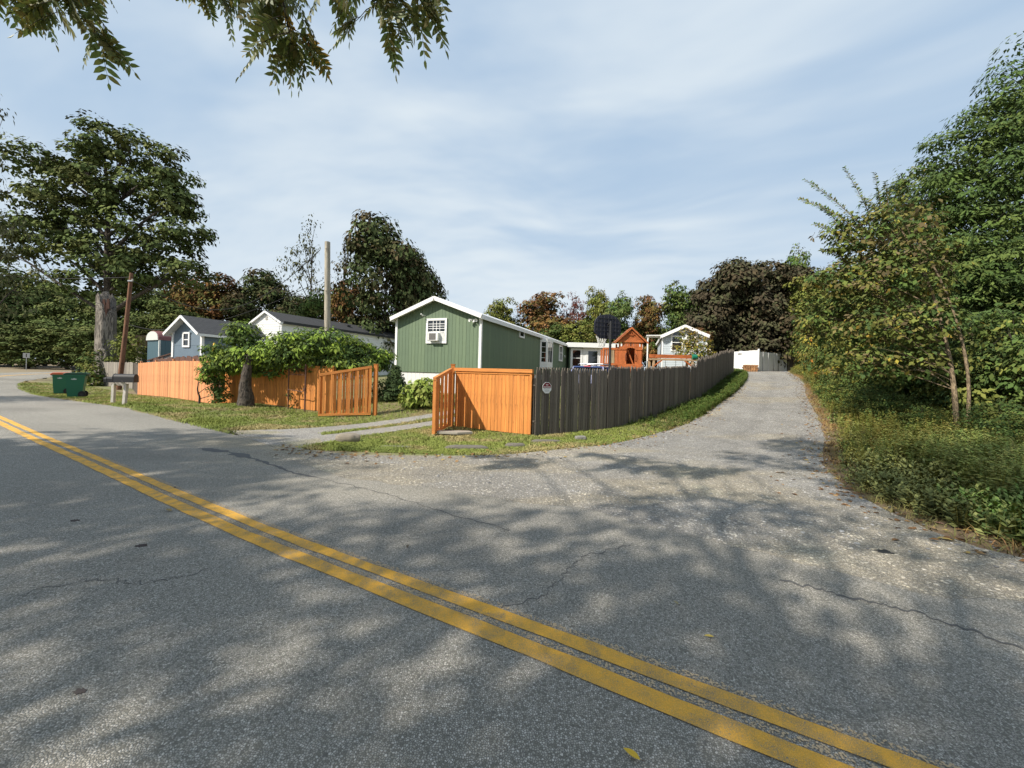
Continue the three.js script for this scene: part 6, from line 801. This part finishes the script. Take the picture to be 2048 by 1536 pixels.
{
  const b = onGround(-4.2, -3.4), q = rng(301), WAL = [[0.13, 0.165, 0.04], [0.15, 0.165, 0.042], [0.11, 0.145, 0.04], [0.19, 0.17, 0.045]];
  const keep = off => c => { const x = c.x + off.x, y = c.y + off.y, D = -(c.z + off.z); return !(D > 0 && y - EYE < 1.12 * D + 0.7 && Math.abs(x) < 1.5 * D + 0.8); };
  const L = (x, y, D, rx, ry, rz, n) => ({ c: [x - b.x, y - b.y, -D - b.z], r: [rx, ry, rz], n });
  const t = tree('walnut_tree', 'walnut tree with feathered leaves hanging down over the road', b, { seed: 303, radius: 0.3, fork: 4, top: v3(0.3, 8.5, -1.5), limb: 0.1, twigs: 5, size: 0.24, clump: 0.6, leaves: 34, aspect: 0.45, flat: 0.6, droop: -0.5, cols: WAL, mat: M.farLeaf, keep: keep(b), lobes: [L(-4, 7.5, -1.5, 3.0, 1.6, 2.8, 62), L(-0.6, 9, 1.5, 2.8, 1.3, 2.4, 46), L(-2.2, 10.5, -1.4, 2.8, 1.2, 2.0, 24), L(1.6, 8.6, -0.4, 2.4, 1.3, 2.4, 44), L(-4.5, 5.6, -2.5, 2.6, 1, 1.6, 60), L(-8, 8, -2.6, 3, 1.4, 2.2, 100), L(0.2, 10, 3.6, 2.6, 0.9, 1.2, 44)] });
  const lb = new LeafBuf(), tb = new TubeBuf(5), w = (px, py, D) => SV(px, py, D).sub(b);
  const hang = (pts, n, spread, len) => { const c = new THREE.CatmullRomCurve3(pts), P0 = c.getPoints(16); tb.tube(P0, 0.016, 0.005); for (let k = 0; k < n; k++) { const u = 0.2 + 0.8 * Math.pow((k + q()) / n, 0.8), p = c.getPoint(clamp(u)), a = q() * 6.28, tw = v3(Math.cos(a), -0.1 + 0.5 * (q() - 0.5), Math.sin(a)).multiplyScalar(spread * (0.3 + q())), e = p.clone().add(tw); tb.tube([p, p.clone().lerp(e, 0.5).add(v3(0, 0.02, 0)), e], 0.005, 0.003); for (let m = 0; m < 3; m++) { const a2 = a + (q() - 0.5) * 3.2, dr = v3(Math.cos(a2), -0.75 - 0.7 * q(), Math.sin(a2)).normalize(), tone = 0.8 + 0.5 * q(); compound(lb, tb, q, e, dr, len * (0.75 + 0.5 * q()), 6, q() < 0.02 ? [[0.4, 0.22, 0.02]] : WAL, tone); } } };
  hang([w(90, -150, 4.2), w(120, -70, 4.1), w(140, -5, 4.0), w(160, 50, 4.0)], 15, 0.2, 0.34); hang([w(10, -160, 4.3), w(20, -90, 4.2), w(25, -40, 4.2)], 10, 0.2, 0.32); hang([w(180, -150, 4.1), w(190, -80, 4.0), w(185, -20, 3.9)], 8, 0.16, 0.32);
  hang([w(520, -170, 4.2), w(545, -80, 4.0), w(565, 0, 3.9), w(580, 70, 3.85)], 18, 0.2, 0.33); hang([w(450, -160, 4.4), w(430, -90, 4.4), w(410, -40, 4.4)], 8, 0.2, 0.3); hang([w(620, -160, 4.0), w(630, -90, 3.9), w(625, -20, 3.9)], 11, 0.2, 0.33); hang([w(480, -140, 4.2), w(500, -60, 4.2), w(510, 0, 4.2)], 10, 0.2, 0.32);
  hang([w(740, -170, 3.8), w(750, -90, 3.7), w(745, -20, 3.65), w(745, 15, 3.6)], 13, 0.17, 0.33); hang([w(820, -170, 3.8), w(825, -90, 3.7), w(825, -20, 3.6)], 11, 0.15, 0.33);
  for (const [px, D] of [[90, 4.2], [10, 4.3], [180, 4.1], [520, 4.2], [450, 4.4], [620, 4], [480, 4.2], [740, 3.8], [820, 3.8]]) { const e = w(px, px < 200 ? -150 : -168, D), s = v3(0.25, 5.2 + q() * 1.4, -0.9 - q() * 0.5), mid = s.clone().lerp(e, 0.5); mid.y += 0.9; tb.tube(new THREE.QuadraticBezierCurve3(s, mid, e).getPoints(14), 0.032, 0.012); }
  part(t, 'hanging_leaves', lb.geo(), M.leafGloss); part(t, 'hanging_twigs', tb.geo(), M.bark);
  const shade = (label, x, D, lobes, seed) => { const bb = onGround(x, D); tree('roadside_tree', label, bb, { seed, radius: 0.28, fork: 4, top: v3(0, 9, 0), limb: 0.11, twigs: 5, size: 0.26, clump: 0.65, leaves: 34, aspect: 0.5, flat: 0.6, mat: M.farLeaf, cols: GREEN, keep: keep(bb), lobes: lobes.map(l => ({ c: [l[0], l[1], -l[2]], r: [l[3], l[4], l[5]], n: l[6] })) }); };
  shade('roadside tree beyond the left of the road shading the near lane', -14, 0.5, [[-0.6, 7, 0, 3.0, 1.6, 3, 130], [0.2, 9, 0.3, 2.0, 1.4, 2.2, 60], [-2, 9.4, 1.2, 3, 1.4, 2.2, 90], [-1, 11, -0.8, 2.6, 1, 2, 50], [3.2, 7.4, -2.0, 2.4, 1.1, 1.8, 90]], 311);
  shade('roadside tree on the left verge shading the road toward the bend', -31, 10, [[0, 7, 0, 3, 1.8, 3, 80], [1, 9.5, 0, 2.6, 1.4, 2.6, 60], [-1, 10, 1, 2.6, 1.2, 2.4, 50]], 313);
}
renderer.render(scene, camera);
